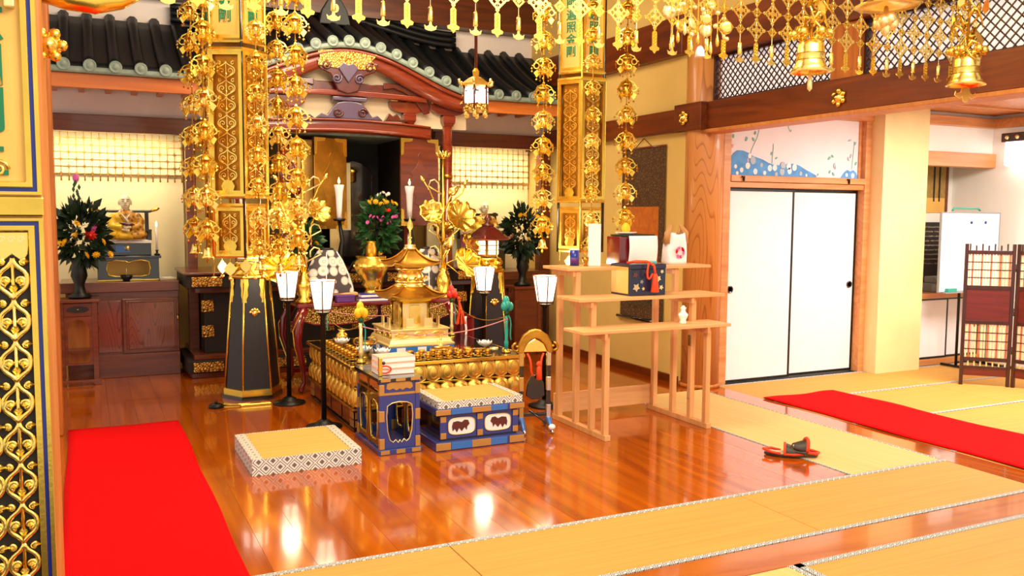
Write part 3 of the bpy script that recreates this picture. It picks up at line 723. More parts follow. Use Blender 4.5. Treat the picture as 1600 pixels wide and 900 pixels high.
# ---- lotus lamps and offering cups on the dais
lm = lotus_mesh(.062, 10, 2).mesh('lotus_petals'); lm.materials.append(M['white_ceramic'])
spots = [((1.80, 6.75), 'on the left side of the dais beside the lamp pole'), ((1.93, 6.12), 'just right of the yellow bud post'), ((1.70+.14, 6.28), 'behind the yellow bud post'), ((2.78, 6.20), 'left of the teal bud post'), ((2.62, 6.95), 'behind the pagoda on the right')]
for (x, y), wh in spots:
    t = thing('lotus_lamp', 'white lotus shaped candle holder '+wh, 'candle holder', (x, y, TOP), 0, 'white lotus holders on the dais')
    obj('lotus_stem', MB().lathe([(.03, 0), (.01, .01), (.008, .05)], 10), 'gold', t)
    obj('lotus_petals', lm, 'white_ceramic', t, (0, 0, .045))
def offering_cup():
    t = thing('offering_cup', 'small brass offering cup on a saucer on the front edge of the dais', 'cup', (0, 0, -5), 0, 'brass offering cups on the dais')
    obj('saucer', MB().lathe([(0, .004), (.012, .004), (.012, 0), (.030, .004), (.034, .010)], 12), 'gold', t)
    obj('bowl', MB().lathe([(.008, .006), (.010, .018), (.022, .03), (.026, .048), (.022, .046), (0, .03)], 12), 'gold_old', t)
    return t
cp = offering_cup(); first = True
rc = random.Random(5)
for row, (n, x0, x1, y) in enumerate(((9, 2.08, 2.72, 6.01), (8, 2.10, 2.70, 6.09), (6, 2.16, 2.62, 6.18))):
    for i in range(n):
        x = x0+(x1-x0)*i/(n-1)
        lab = '%s brass cup from the left in the %s row on the dais front' % (ORD[i], ('nearest', 'middle', 'rear')[row])
        if first: cp.location = (x, y, TOP); cp['label'] = lab; first = False
        else: dup(cp, (x, y, TOP), label=lab)
for i in range(9):
    dup(cp, (1.735, 6.22+.095*i, TOP), label='%s brass cup from the front along the left edge of the dais' % ORD[i])
    dup(cp, (1.83, 6.38+.085*i, TOP), label='%s brass cup from the front in the inner left row on the dais' % ORD[i])
# ritual tray pieces
t = thing('brass_tray', 'round brass tray with vajra tools in front of the pagoda', 'tray', (2.47, 6.30, TOP))
obj('tray_dish', MB().lathe([(0, .02), (.08, .02), (.05, 0), (.06, .0), (.10, .03), (.096, .036), (.08, .024)], 20), 'gold_old', t)
obj('vajra', MB().tube([(-.07, 0, .045), (-.03, 0, .04), (0, 0, .045), (.03, 0, .04), (.07, 0, .045)], [.004, .012, .007, .012, .004], 8), 'gold_bright', t)
obj('hand_bell', MB().lathe([(.024, .03), (.022, .05), (.014, .065), (.006, .07), (.008, .10), (.003, .12)], 12), 'gold_bright', t, (.0, .045, 0))
t = thing('ritual_vase', 'little brass ritual vase at the left edge of the dais', 'vase', (1.86, 6.98, TOP))
obj('vase_body', MB().lathe([(.03, 0), (.02, .02), (.05, .06), (.045, .09), (.02, .11), (.035, .13)], 14), 'gold', t)
t = thing('incense_burner', 'brass incense burner with looped handles on the left of the dais', 'incense burner', (1.93, 6.55, TOP))
obj('burner_bowl', MB().lathe([(.03, 0), (.02, .02), (.06, .05), (.065, .08), (.055, .085), (0, .07)], 16), 'gold_old', t)
for s in (-1, 1): obj('handle', MB().torus((s*.065, 0, .085), .028, .006, 'y'), 'gold_old', t)
t = thing('ladle', 'brass ladle resting on the right of the dais by the teal bud post', 'ladle', (2.72, 6.05, TOP))
obj('ladle_cup', MB().lathe([(0, .015), (.03, .02), (.035, .04), (.03, .036), (0, .025)], 12), 'gold_pale', t, (.08, .02, .01))
obj('ladle_handle', MB().tube([(.05, .02, .04), (-.10, 0, .055), (-.17, -.02, .06)], .005, 5), 'gold', t)
# ================================================================ SIDE DESK (left of the seat)
T = thing('side_desk', 'tall narrow indigo lacquer desk with gilt fittings holding sutra books', 'desk', (1.795, 5.59, 0))
hx, hy = .135, .26
for sx in (-1, 1):
    for sy in (-1, 1):
        l = obj('leg', bxs(-.014, .014, -.014, .014, .03, .475), 'indigo', T, (sx*(hx-.014), sy*(hy-.014), 0), bevel=.002)
        for z in (.07, .25, .42): obj('leg_plate', bxs(-.017, .017, -.017, .017, -.035, .035), 'tan_plate', l, (0, 0, z), bevel=.002)
obj('desk_top', bxs(-hx-.015, hx+.015, -hy-.015, hy+.015, .475, .497), 'black_lacquer', T, bevel=.003)
for sx in (-1, 0, 1): obj('edge_plate', bxs(-.032, .032, -.004, 0, -.010, .010), 'tan_plate', T, (sx*.10, -hy-.0152, .486))
obj('base_frame', bxs(-hx-.012, hx+.012, -hy-.012, hy+.012, 0, .034), 'indigo', T, bevel=.003)
for sx in (-1, 0, 1): obj('edge_plate', bxs(-.03, .03, -.004, 0, -.013, .013), 'tan_plate', T, (sx*.105, -hy-.0125, .018))
for s in (-1, 1):
    op = [(-.082, .105), (-.05, .122), (0, .128), (.05, .122), (.082, .105), (.088, .04), (.082, -.06), (.066, -.118), (.045, -.135), (.028, -.118), (.012, -.14), (0, -.122), (-.012, -.14), (-.028, -.118), (-.045, -.135), (-.066, -.118), (-.082, -.06), (-.088, .04)]
    fp = obj('end_panel', holed(MB(), op, hx-.02, .175, -.006, .006), 'indigo', T, (0, s*(hy-.012), .21))
    obj('opening_rim', MB().tube([(a, -.006*1 if s < 0 else .006, b) for a, b in op], .004, 5, True), 'gold_pale', fp)
    obj('cross_rail', bxs(-hx+.02, hx-.02, -.01, .01, .385, .40), 'tan_plate', T, (0, s*(hy-.012), 0))
    ap = obj('apron', bxs(-hx+.02, hx-.02, -.005, .005, .40, .475), 'indigo', T, (0, s*(hy-.012), 0))
    cl = [(-.085, .02), (-.06, .03), (.06, .03), (.085, .02), (.09, -.01), (.07, -.022), (.045, -.012), (.02, -.026), (0, -.014), (-.02, -.026), (-.045, -.012), (-.07, -.022), (-.09, -.01)]
    obj('cloud_panel', MB().prism(cl, -.004, 0), 'tan_plate', ap, (0, -.005 if s < 0 else .009, .438), bevel=.002)
for s in (-1, 1):
    for c in (-.115, .115):
        op2 = [(q[0]*.95, q[1]) for q in op]
        sp = obj('side_panel', holed(MB(), op2, .112, .175, -.005, .005), 'black_lacquer', T, (s*(hx-.01), c, .21), (0, 0, PI/2))
        obj('opening_rim', MB().tube([(a, .006*-s, b) for a, b in op2], .0035, 5, True), 'gold', sp)
        obj('side_apron', MB().prism(cl, -.004, .004), 'orange_beam', T, (s*(hx-.008), c, .438), (0, 0, PI/2))
    obj('side_rail', bxs(-.01, .01, -hy+.02, hy-.02, .385, .40), 'gold_old', T, (s*(hx-.01), 0, 0))
    obj('centre_post', bxs(-.009, .009, -.009, .009, .03, .475), 'gold_old', T, (s*(hx-.01), 0, 0))
for i in range(3):
    b = thing('sutra_book', ('bottom', 'middle', 'top')[i]+' folded sutra book of the white stack on the indigo desk', 'book', (1.81+.006*i, 5.52+.01*i, .4985+.038*i), .04*i-.03, 'sutra books on the indigo desk')
    obj('page_block', bxs(-.12, .12, -.085, .085, .003, .032), 'paper', b)
    for z in (0, .032): obj('cover', bxs(-.122, .122, -.087, .087, z, z+.004), 'book_edge', b)
t = thing('book_strap', 'orange cord loop and tag at the left end of the sutra books', 'strap', (1.69, 5.41, .4985))
obj('loop', MB().torus((.03, 0, .04), .03, .006, 'y', 14, 5, 1.4, .8), 'orange_cord', t); obj('knob', MB().sph((.02, -.01, .085), .012), 'black_lacquer', t); obj('tag_stand', bxs(-.012, .012, -.01, .01, 0, .12), 'gold', t, bevel=.002)
# ================================================================ SEAT PLATFORM
T = thing('seat_platform', 'low indigo lacquer prayer seat with oval animal panels and a bordered mat', 'prayer seat', (2.333, 5.475, 0))
hx, hy = .322, .225
obj('plinth', bxs(-hx, hx, -hy, hy, 0, .062), 'indigo', T, bevel=.004)
obj('seat_body', bxs(-hx+.045, hx-.045, -hy+.035, hy-.035, .062, .235), 'black_lacquer', T)
obj('front_face', bxs(-hx+.045, hx-.045, -.004, .0, .075, .228), 'indigo', T, (0, -hy+.035, 0))
obj('upper_slab', bxs(-hx+.01, hx-.005, -hy, hy, .235, .278), 'indigo', T, bevel=.004)
for z, q in ((.031, .024), (.257, .018)):
    for c, wd, mt in ((-.27, .052, 'tan_plate'), (-.14, .075, 'blue_plate'), (.0, .07, 'tan_plate'), (.13, .06, 'blue_plate'), (.262, .055, 'tan_plate')):
        obj('fitting_plate', bxs(-wd, wd, -.005, 0, -q, q), mt, T, (c, -hy, z), bevel=.002)
for c in (-.262, 0, .262):
    p_ = obj('panel_post', bxs(-.022, .022, -.012, 0, .078, .225), 'indigo', T, (c, -hy+.034, 0), bevel=.002)
    for z in (.095, .205): obj('post_plate', bxs(-.02, .02, -.015, 0, -.02, .02), 'tan_plate', p_, (0, 0, z), bevel=.002)
for k, c in enumerate((-.131, .131)):
    ov = [(.095*math.copysign(abs(math.cos(t))**.55, math.cos(t)), .055*math.copysign(abs(math.sin(t))**.55, math.sin(t))) for t in [2*PI*i/28 for i in range(28)]]
    op_ = obj('oval_panel', MB().prism(ov, -.006, 0), 'paper', T, (c, -hy+.031, .152))
    obj('panel_rim', MB().tube([(a, -.006, b) for a, b in ov], .004, 5, True), 'gold_pale', op_)
    lion = [(-.07, .0), (-.062, .03), (-.03, .035), (.0, .025), (.02, .04), (.045, .035), (.055, .01), (.04, -.005), (.035, -.03), (.02, -.01), (.0, -.035), (-.02, -.012), (-.035, -.04), (-.05, -.015), (-.065, -.03)]
    obj('animal_figure', MB().prism([(a*(1 if k == 0 else -1), b) for a, b in lion], -.010, -.006), 'shrine_carve', op_)
mt = obj('seat_mat', bxs(-hx+.025, hx-.02, -hy+.01, hy, .278, .325), 'mat_straw', T, bevel=.006)
obj('mat_front', bxs(-hx+.022, hx-.017, -.006, 0, .28, .327), 'mat_border', mt, (0, -hy+.01, 0))
obj('mat_left', bxs(-.006, 0, -hy+.01, hy, .28, .327), 'mat_border_y', mt, (-hx+.025, 0, 0))
for sx in (-1, 1): obj('mat_edge', bxs(-.022, .022, -hy+.008, hy, .3255, .3285), 'mat_border_xy', mt, (sx*(hx-.045), 0, 0))
# ================================================================ THICK FLOOR MAT
T = thing('thick_floor_mat', 'thick square tatami cushion with diamond patterned sides on the wooden floor', 'floor mat', (1.172, 5.53, 0))
hx, hy = .325, .325
obj('mat_core', bxs(-hx, hx, -hy, hy, 0, .098), 'mat_straw', T, bevel=.006)
for s in (-1, 1):
    obj('side_cloth', bxs(-hx-.004, hx+.004, -.004, 0, .001, .1), 'mat_border', T, (0, s*hy+(0 if s < 0 else .004), 0))
    obj('side_cloth', bxs(-.004, 0, -hy, hy, .001, .1), 'mat_border_y', T, (s*hx+(0 if s < 0 else .004), 0, 0))
    obj('edge_cloth', bxs(-.03, .03, -hy, hy, .098, .1015), 'mat_border_xy', T, (s*(hx-.03), 0, 0))
# ================================================================ GONG STAND
T = thing('gong_stand', 'black and gilt gong stand with orange cord to the right of the prayer seat', 'gong stand', (2.86, 5.50, 0), -.25)
for s in (-1, 1):
    f_ = obj('arched_foot', MB().tube([(0, -.12, .015), (0, -.085, .035), (0, -.05, .075), (0, 0, .09), (0, .05, .075), (0, .085, .035), (0, .12, .015)], [.014, .016, .018, .02, .018, .016, .014], 8), 'blue_plate', T, (s*.10, 0, 0))
    for q in (-1, 1): obj('foot_tip', MB().sph((0, q*.12, .018), (.016, .022, .016)), 'chrome', f_)
    p_ = obj('upright', bxs(-.013, .013, -.013, .013, .08, .60), 'black_lacquer', T, (s*.10, 0, 0), bevel=.003)
    for z in (.14, .34, .52): obj('upright_plate', bxs(-.016, .016, -.016, .016, -.05, .05), 'chrome' if s > 0 else 'tan_plate', p_, (0, 0, z), bevel=.003)
obj('lower_rail', bxs(-.12, .12, -.01, .01, .105, .13), 'black_lacquer', T, bevel=.003)
arch = [(-.125, .56), (-.12, .63), (-.09, .69), (-.04, .725), (0, .735), (.04, .725), (.09, .69), (.12, .63), (.125, .56), (.09, .565), (.07, .62), (.03, .66), (0, .67), (-.03, .66), (-.07, .62), (-.09, .565)]
obj('arched_crest', MB().prism(arch, -.02, .02), 'gold_old', T, bevel=.006)
obj('crest_panel', MB().prism([(-.09, .57), (-.06, .63), (0, .665), (.06, .63), (.09, .57)], -.008, .008), 'gold_bright', T, bevel=.004)
for s in (-1, 1): obj('crest_curl', MB().tube(spiral(s*.135, .60, .035, .008, PI/2 if s > 0 else PI/2, 1.1*(1 if s < 0 else -1), 12), .010, 6), 'gold_old', T)
obj('gong_plate', MB().prism([(-.07, .0), (-.06, .09), (-.03, .14), (0, .15), (.03, .14), (.06, .09), (.07, 0), (.03, -.03), (-.03, -.03)], -.012, .012), 'black_lacquer', T, (0, -.01, .26), bevel=.005)
for s in (-1, 1): obj('hanging_cord', MB().tube(bez((s*.06, -.01, .56), (s*.02, -.04, .50), (s*.05, -.03, .45), (s*.02, -.02, .40), 8), .008, 6), 'orange_cord', T)
obj('tassel', MB().lathe([(.008, .10), (.018, .08), (.022, 0), (.01, -.005)], 10), 'orange_cord', T, (.02, -.045, .38)); obj('knot', MB().sph((0, 0, 0), (.022, .014, .02)), 'orange_cord', T, (.02, -.045, .49))
t = thing('gong_mallet', 'black mallet leaning across the foot of the gong stand', 'mallet', (2.80, 5.33, 0))
obj('mallet_handle', MB().tube([(-.06, .02, .19), (.08, -.03, .075)], .007, 6), 'black_lacquer', t); obj('mallet_head', MB().sph((.09, -.035, .07), (.028, .02, .02)), 'white_ceramic', t)
# ================================================================ ALTAR BACK: platform, shrine front
T = thing('altar_platform', 'dark stepped altar platform with pierced gilt plates behind the gilded hexagonal stands', 'altar platform', (2.33, 8.9, 0))
def levels(hx, y0): return [(hx+.0, y0, 0, .05, 'cab_wood'), (hx+.03, y0-.03, .05, .165, 'dark_board'), (hx-.03, y0+.03, .165, .21, 'cab_wood'), (hx-.14, y0+.14, .21, .79, 'dark_board'), (hx-.05, y0+.05, .79, .84, 'cab_wood'), (hx+.03, y0-.03, .84, .965, 'dark_board'), (hx+.05, y0-.05, .965, .99, 'cab_wood')]
for hx, yf, z0, z1, mt in levels(1.47, -.34): obj('platform_tier', bxs(-hx, hx, yf, .55, z0, z1), mt, T, bevel=.006)
for c in (-1.32, -.95, -.55, -.15, .15, .55, .95, 1.32):
    for z in (.107, .902): obj('gilt_plate', bxs(-.135, .135, -.008, 0, -.045, .045), 'gold_chased', T, (c, -.372, z), bevel=.003)
    for z in (.42, .66): obj('gilt_square', bxs(-.055, .055, -.008, 0, -.055, .055), 'gold_chased', T, (c*.985, -.202, z), bevel=.003)
# shrine front: pillars, tie beams, carved panels
S = thing('shrine_front', 'dark red lacquered shrine front with carved beams and pillars under the curved gable', 'shrine', (2.33, 8.42, 0))
for s in (-1, 1):
    for c, r in ((.61, .045), (1.03, .05)):
        p_ = obj('pillar', MB().lathe([(r*1.3, .99), (r*1.3, 1.03), (r, 1.05), (r, 2.42)], 16), 'shrine_red', S, (s*c, .02, 0))
        obj('gilt_band', MB().lathe([(r+.004, 1.9), (r+.004, 1.94)], 16), 'gold_old', p_)
        # bracket blocks
        obj('capital_block', MB().lathe([(.06, 2.42), (.09, 2.46), (.095, 2.52), (.08, 2.53)], 4, ph=PI/4, smooth=False), 'shrine_red', S, (s*c, .02, 0), bevel=.005)
        br = obj('bracket_arm', MB().prism([(-.20, .11), (-.19, .05), (-.13, .015), (-.05, 0), (.05, 0), (.13, .015), (.19, .05), (.20, .11)], -.04, .04), 'shrine_red', S, (s*c, .02, 2.53), bevel=.006)
        for q in (-1, 0, 1): obj('bearing_block', bxs(-.035, .035, -.045, .045, .11, .16), 'gold_pale' if q else 'shrine_red', br, (q*.155, -.003, 0), bevel=.004)
def bow(x, a): return a*(1-(x/.75)**2)
obj('rainbow_beam', MB().grid(lambda u, v: (-.82+1.64*u, -.05, 2.275+.03*bow(-.82+1.64*u, 1)+.135*v), 30, 2), 'shrine_red', S, solid=.10, bevel=.02)
obj('beam_bead', MB().tube([(-.80+1.6*i/24, -.11, 2.30+.03*bow(-.8+1.6*i/24, 1)) for i in range(25)], .02, 6), 'shrine_red', S)
obj('beam_bead', MB().tube([(-.80+1.6*i/24, -.11, 2.395+.03*bow(-.8+1.6*i/24, 1)) for i in range(25)], .012, 6), 'shrine_red', S)
obj('upper_tie_beam', MB().grid(lambda u, v: (-.78+1.56*u, -.03, 2.635+.02*bow(-.78+1.56*u, 1)+.055*v), 24, 1), 'shrine_red', S, solid=.10, bevel=.01)
obj('white_panel', bxs(-1.25, 1.25, .05, .07, 2.40, 2.72), 'plaster_cream', S)
obj('dark_tie_beam', bxs(-.86, .86, -.02, .04, 2.695, 2.79), 'shrine_carve', S, bevel=.008)
obj('gable_panel', MB().prism([(-1.25, 2.68), (1.25, 2.68), (.85, 2.84), (.4, 2.96), (0, 3.0), (-.4, 2.96), (-.85, 2.84)], .05, .07), 'plaster_cream', S)
km = [(-.33, 0), (-.27, .05), (-.22, .03), (-.17, .10), (-.12, .15), (-.06, .165), (0, .17), (.06, .165), (.12, .15), (.17, .10), (.22, .03), (.27, .05), (.33, 0)]
M['shrine_sheen'] = P('shrine_sheen', '#57445e', .3, coat=.5)  # violet sheen of the dark red carving, put into the base colour
k1 = obj('frog_leg_strut', MB().prism(km, -.04, .02), 'shrine_sheen', S, (0, -.02, 2.44), bevel=.008)
for s in (-1, 1):
    obj('strut_scroll', MB().tube(spiral(s*.12, .06, .05, .012, 0, 1.4*s, 14, -.05), .010, 5), 'shrine_carve', k1)
    obj('strut_leaf', MB().prism([(0, 0), (.05, .08), (.09, .05), (.13, .075), (.17, .03), (.22, .03), (.26, 0)], -.035, .0), 'shrine_carve', S, (s*.34 if s > 0 else -.60, -.02, 2.44), bevel=.006)
obj('strut_cap', bxs(-.17, .17, -.05, .03, .17, .21), 'shrine_sheen', S, (0, -.02, 2.44), bevel=.01)
# gable carving (drop ornament)
gc = [(-.30, .10), (-.27, .02), (-.17, -.02), (-.13, -.10), (-.10, -.17), (0, -.20), (.10, -.17), (.13, -.10), (.17, -.02), (.27, .02), (.30, .10), (.15, .12), (0, .10), (-.15, .12)]
g1 = obj('gable_pendant', MB().prism(gc, -.05, -.01), 'shrine_carve', S, (-.03, -.06, 2.87), bevel=.01)
obj('pendant_heart', MB().prism([(0, -.10), (.05, -.03), (.10, .04), (.05, .09), (0, .07), (-.05, .09), (-.10, .04), (-.05, -.03)], -.07, -.05), 'shrine_sheen', g1, bevel=.008)
for s in (-1, 1):
    for cx, cz, r in ((.11, -.06, .05), (.21, .06, .045)):
        obj('pendant_scroll', MB().tube(spiral(s*cx, cz, r, .01, PI*.2, 1.5*s, 14, -.06), .011, 5), 'shrine_sheen' if r > .047 else 'shrine_carve', g1)
    w_ = [(0, .0), (.10, .02), (.20, -.01), (.30, -.06), (.36, -.14), (.42, -.22), (.48, -.20), (.46, -.08), (.40, .0), (.28, .06), (0, .07)]
    obj('gable_wing', MB().prism([(s*a, b) for a, b in w_], -.03, .0), 'shrine_carve', S, (s*.34, -.02, 2.74), bevel=.008)
# inner sanctuary: niche box and doors
N_ = thing('inner_sanctum', 'dark niche of the altar with a black arched cabinet inside', 'altar niche', (2.33, 8.9, .99))
obj('niche_back', bxs(-.62, .62, .45, .48, 0, 1.36), 'dark_board', N_)
for s in (-1, 1): obj('niche_side', bxs(s*.60-.02, s*.60+.02, -.42, .45, 0, 1.36), 'dark_board', N_)
obj('niche_ceiling', bxs(-.62, .62, -.42, .48, 1.30, 1.36), 'tile_grey', N_)
sh = [(-.22, 0), (-.22, .84), (-.17, .93), (-.08, .98), (0, 1.0), (.08, .98), (.17, .93), (.22, .84), (.22, 0)]
obj('arched_cabinet', MB().prism(sh, 0, .22), 'black_lacquer', N_, (.20, .1, .1), bevel=.01)
obj('cabinet_panel', bxs(-.15, -.02, -.01, .0, .05, .80), 'gold_pale', N_, (.10, .1, .1), bevel=.004)
obj('pale_panel', bxs(.03, .13, -.06, -.03, .38, 1.06), 'gold_silk2', N_)
obj('gilt_lamp', MB().lathe([(.03, 0), (.05, .02), (.05, .10), (.07, .12), (.02, .16)], 12), 'gold', N_, (.16, .0, .86))
def gild_door(label, loc, rz, wd, hgt, mat, corner):
    d = thing('altar_door', label, 'altar door', loc, rz, 'open altar doors')
    obj('door_leaf', bxs(0, wd, -.015, .015, 0, hgt), mat, d, bevel=.004)
    for zz, sz in ((0, 1), (hgt, -1)):
        for xx, sx in ((0, 1), (wd, -1)):
            obj('corner_mount', MB().prism([(xx, zz), (xx+sx*.13, zz), (xx+sx*.12, zz+sz*.03), (xx+sx*.035, zz+sz*.04), (xx+sx*.03, zz+sz*.16), (xx, zz+sz*.17)], -.020, .020), corner, d)
    vs_ = [(0, .26), (.03, .22), (.02, .17), (.06, .12), (.11, .08), (.08, .03), (.12, -.03), (.09, -.10), (.05, -.12), (.06, -.18), (.03, -.20), (0, -.24)]
    pv = [(a*wd*2.2, b*1.15) for a, b in vs_]+[(-a*wd*2.2, b*1.15) for a, b in reversed(vs_[1:-1])]
    obj('door_carving', MB().prism(pv, -.004, 0), mat, d, (wd*.5, -.015, hgt*.5), bevel=.002)
    return d
gild_door('brown altar door leaf with gilt corner mounts right of the flower bouquet', (2.82, 8.33, 1.42), .10, .41, .86, 'cab_wood', 'gold')
gild_door('gold altar door leaf standing open behind the left tall candle', (1.98, 8.40, 1.39), .35, .37, .87, 'gold_old', 'gold')
t = thing('gold_leaf_screen', 'pale gold leaf panel behind the left open altar door', 'panel', (1.80, 8.62, 1.5))
obj('panel_board', bxs(0, .35, -.01, .01, 0, .75), 'gold_leaf', t, bevel=.004)
for q in (.06, .12): obj('panel_rib', bxs(q, q+.02, -.02, -.008, .02, .73), 'gold_bright', t)
# red flame-like carving left of niche
def flame_carving(label, loc, s):
    t = thing('red_flame_carving', label, 'carving', loc)
    for i in range(7):
        a = -.9+.3*i
        obj('flame_tongue', MB().tube([(s*(.10*math.sin(a)*k/5+.03*math.sin(k*1.3+i)), -.01*i+.03, .05+.30*math.cos(a*.7)*k/5) for k in range(6)], [.03, .034, .03, .022, .014, .004], 6), 'red_lacquer', t)
    obj('jewel', MB().sph((0, -.06, .12), (.08, .05, .09), 14, 8), 'red_lacquer', t)
    obj('jewel_stand', MB().lathe([(.10, 0), (.06, .02), (.05, .06)], 12), 'gold_old', t)
    return t
flame_carving('dark red carved flame jewel behind the left gilt lotus spray', (1.72, 8.12, 1.66), 1)
t = thing('carving_stand', 'slim black stand carrying the red flame jewel', 'stand', (1.72, 8.12, .99)); obj('stand_post', MB().lathe([(.08, 0), (.03, .03), (.025, .62), (.07, .665)], 12), 'black_lacquer', t)
# ================================================================ TABLES BEFORE THE ALTAR
T = thing('red_altar_table', 'red lacquer altar table with curved legs and gold brocade apron behind the dais', 'table', (2.33, 7.72, 0))
obj('table_top', bxs(-.72, .72, -.26, .30, .735, .77), 'red_lacquer', T, bevel=.008)
for c in (-.36, .36):
    ap = [(-.34, .0), (-.34, -.10), (-.22, -.145), (0, -.155), (.22, -.145), (.34, -.10), (.34, 0)]
    a_ = obj('apron', MB().prism(ap, -.01, .01), 'brocade_gold', T, (c, -.23, .735)); obj('apron_rim', MB().tube([(x, -.012, z) for x, z in ap], .009, 5), 'red_lacquer', a_)
for sx in (-1, 1):
    for sy in (-1, 1):
        l = obj('leg', MB().tube([(sx*.66, sy*.22, .73), (sx*.72, sy*.25, .60), (sx*.73, sy*.26, .45), (sx*.68, sy*.24, .22), (sx*.67, sy*.24, .09), (sx*.71, sy*.27, .02)], [.045, .05, .04, .025, .02, .026], 8), 'red_lacquer', T)
        obj('leg_edge', MB().tube([(sx*.70, sy*.29, .70), (sx*.775, sy*.30, .55), (sx*.765, sy*.31, .42), (sx*.70, sy*.27, .20), (sx*.685, sy*.265, .09)], .005, 4), 'gold', l)
obj('stretcher', bxs(-.66, .66, -.02, .02, .10, .13), 'red_lacquer', T, (0, .24, 0))
for s, xx in ((-1, 1.93), (1, 2.88)):
    t = thing('plain_wood_stand', ('left', 'right')[s > 0]+' low plain wood board under the patterned cloth cone', 'board', (xx, 7.69, .771))
    obj('board', bxs(-.25, .25, -.07, .13, .045, .07), 'pine', t, bevel=.003)
    for q in (-.2, .2): obj('bearer', bxs(q-.02, q+.02, -.06, .11, 0, .045), 'pine', t)
M['medallion'] = None
def medallion_cloth():
    k = N('medallion_cloth'); p = k.p
    v = k.n('ShaderNodeTexVoronoi'); v.feature = 'F1'; v.inputs['Scale'].default_value = 11; v.inputs['Randomness'].default_value = .2
    k.l(k.coord(), v.inputs['Vector'])
    k.l(k.ramp(v.outputs['Distance'], [(0, srgb('#e8ddd0')), (.16, srgb('#b3a79c')), (.24, srgb('#d8cdc4')), (.46, srgb('#b5a89c')), (.54, srgb('#41363c'))], 'CONSTANT'), p.inputs['Base Color'])
    p.inputs['Roughness'].default_value = .7
    return k.m
M['medallion'] = medallion_cloth()
for s, xx in ((-1, 1.93), (1, 2.88)):
    t = thing('cloth_cone', ('left', 'right')[s > 0]+' tapered parcel covered in grey medallion-patterned cloth behind the dais', 'covered box', (xx, 7.72, .841), .25)
    obj('cloth_cover', MB().lathe([(.285, 0), (.275, .05), (.235, .15), (.165, .28), (.105, .36), (.095, .375)], 6, ph=.2, sy=.55, smooth=False), 'medallion', t, bevel=.004)
    obj('cloth_cap', MB().lathe([(.075, .374), (.07, .39), (.02, .395)], 6, ph=.2, sy=.55), 'black_panel', t)
    for a in (.2, .2+PI/3, .2+2*PI/3, .2-PI/3, .2-2*PI/3): obj('cord', MB().tube([(r*1.01*math.cos(a), r*.56*math.sin(a), z) for r, z in ((.285, .0), (.275, .05), (.235, .15), (.165, .28), (.105, .36))], .004, 4), 'paper', t)
# gold vase / censer in the middle
T = thing('gilt_censer', 'round gilded censer on a stepped foot behind the pagoda', 'censer', (2.33, 7.71, .771))
obj('censer_body', MB().lathe([(.12, 0), (.12, .02), (.07, .04), (.05, .09), (.09, .13), (.07, .16), (.12, .21), (.155, .28), (.16, .33), (.13, .36), (.14, .385), (.10, .385), (0, .36)], 24), 'gold', T)
for i in range(10): obj('censer_boss', MB().sph((.155*math.cos(2*PI*i/10), .155*math.sin(2*PI*i/10), .30), .014, 8, 5), 'gold_bright', T)
obj('incense_pot', MB().lathe([(.03, .36), (.05, .40), (.055, .46), (.04, .50), (.05, .52)], 14), 'gold_old', T)
for i in range(2):
    t = thing('blue_sutra_box', ('lower', 'upper')[i]+' blue covered book lying behind the pagoda', 'book', (2.28+.02*i, 7.525, .771+.034*i), 0)
    obj('book_block', bxs(-.13, .13, -.05, .05, .003, .030), 'paper', t); obj('book_cover', bxs(-.135, .135, -.053, .053, .024, .033), 'blue_enamel' if i else 'purple', t); obj('book_back', bxs(-.135, .135, -.053, .053, 0, .004), 'blue_enamel', t)
t = thing('purple_cloth_box', 'flat box wrapped in purple cloth left behind the yellow bud', 'box', (2.03, 7.51, .771)); obj('box_body', bxs(-.08, .08, -.04, .04, 0, .06), 'purple', t, bevel=.006); obj('box_lid', bxs(-.083, .083, -.043, .043, .045, .062), 'purple', t, bevel=.004)
# small red table at right behind dais
T = thing('small_red_table', 'small crimson lacquer stand beside the red bud post', 'stand', (3.10, 7.365, 0))
obj('stand_top', bxs(-.075, .075, -.075, .075, .60, .625), 'red_lacquer', T, bevel=.005); obj('stand_drawer', bxs(-.06, .06, -.06, .06, .35, .60), 'red_lacquer', T, bevel=.005)
for sx in (-1, 1):
    for sy in (-1, 1): obj('leg', bxs(-.012, .012, -.012, .012, 0, .6), 'red_lacquer', T, (sx*.055, sy*.055, 0))
t = thing('white_strip', 'white paper strip hanging on the small crimson stand', 'paper', (3.08, 7.285, .44)); obj('strip', MB().grid(lambda u, v: (.02*(u-.5)+.004*math.sin(v*6), 0, .18*v), 2, 8), 'paper', t, solid=.003)
# ================================================================ candles and stands on the platform
def candle_stand(label, lx):
    t = thing('candle_stand', label, 'candle holder', (lx, 7.93, .772), 0, 'black crane candle stands')
    obj('base', MB().lathe([(.08, 0), (.085, .02), (.05, .04), (.04, .06)], 14), 'black_metal', t)
    obj('stem', MB().tube([(0, 0, .05), (.03, 0, .14), (-.03, -.01, .22), (0, -.02, .38), (.02, -.02, .52), (0, 0, .70)], [.03, .035, .04, .03, .02, .016], 8), 'black_metal', t)
    for s in (-1, 1): obj('wing', MB().grid(lambda u, v: (s*(.02+.12*u), .03*v, .22+.10*u-.06*v+.02*math.sin(9*u)), 6, 3), 'black_metal', t, solid=.008)
    obj('drip_pan', MB().lathe([(.0, .695), (.05, .70), (.06, .72), (.05, .715), (0, .71)], 14), 'black_metal', t)
    return t
candle_stand('left black metal candle stand before the gold door', 2.10); candle_stand('right black metal candle stand before the brown door', 2.775)
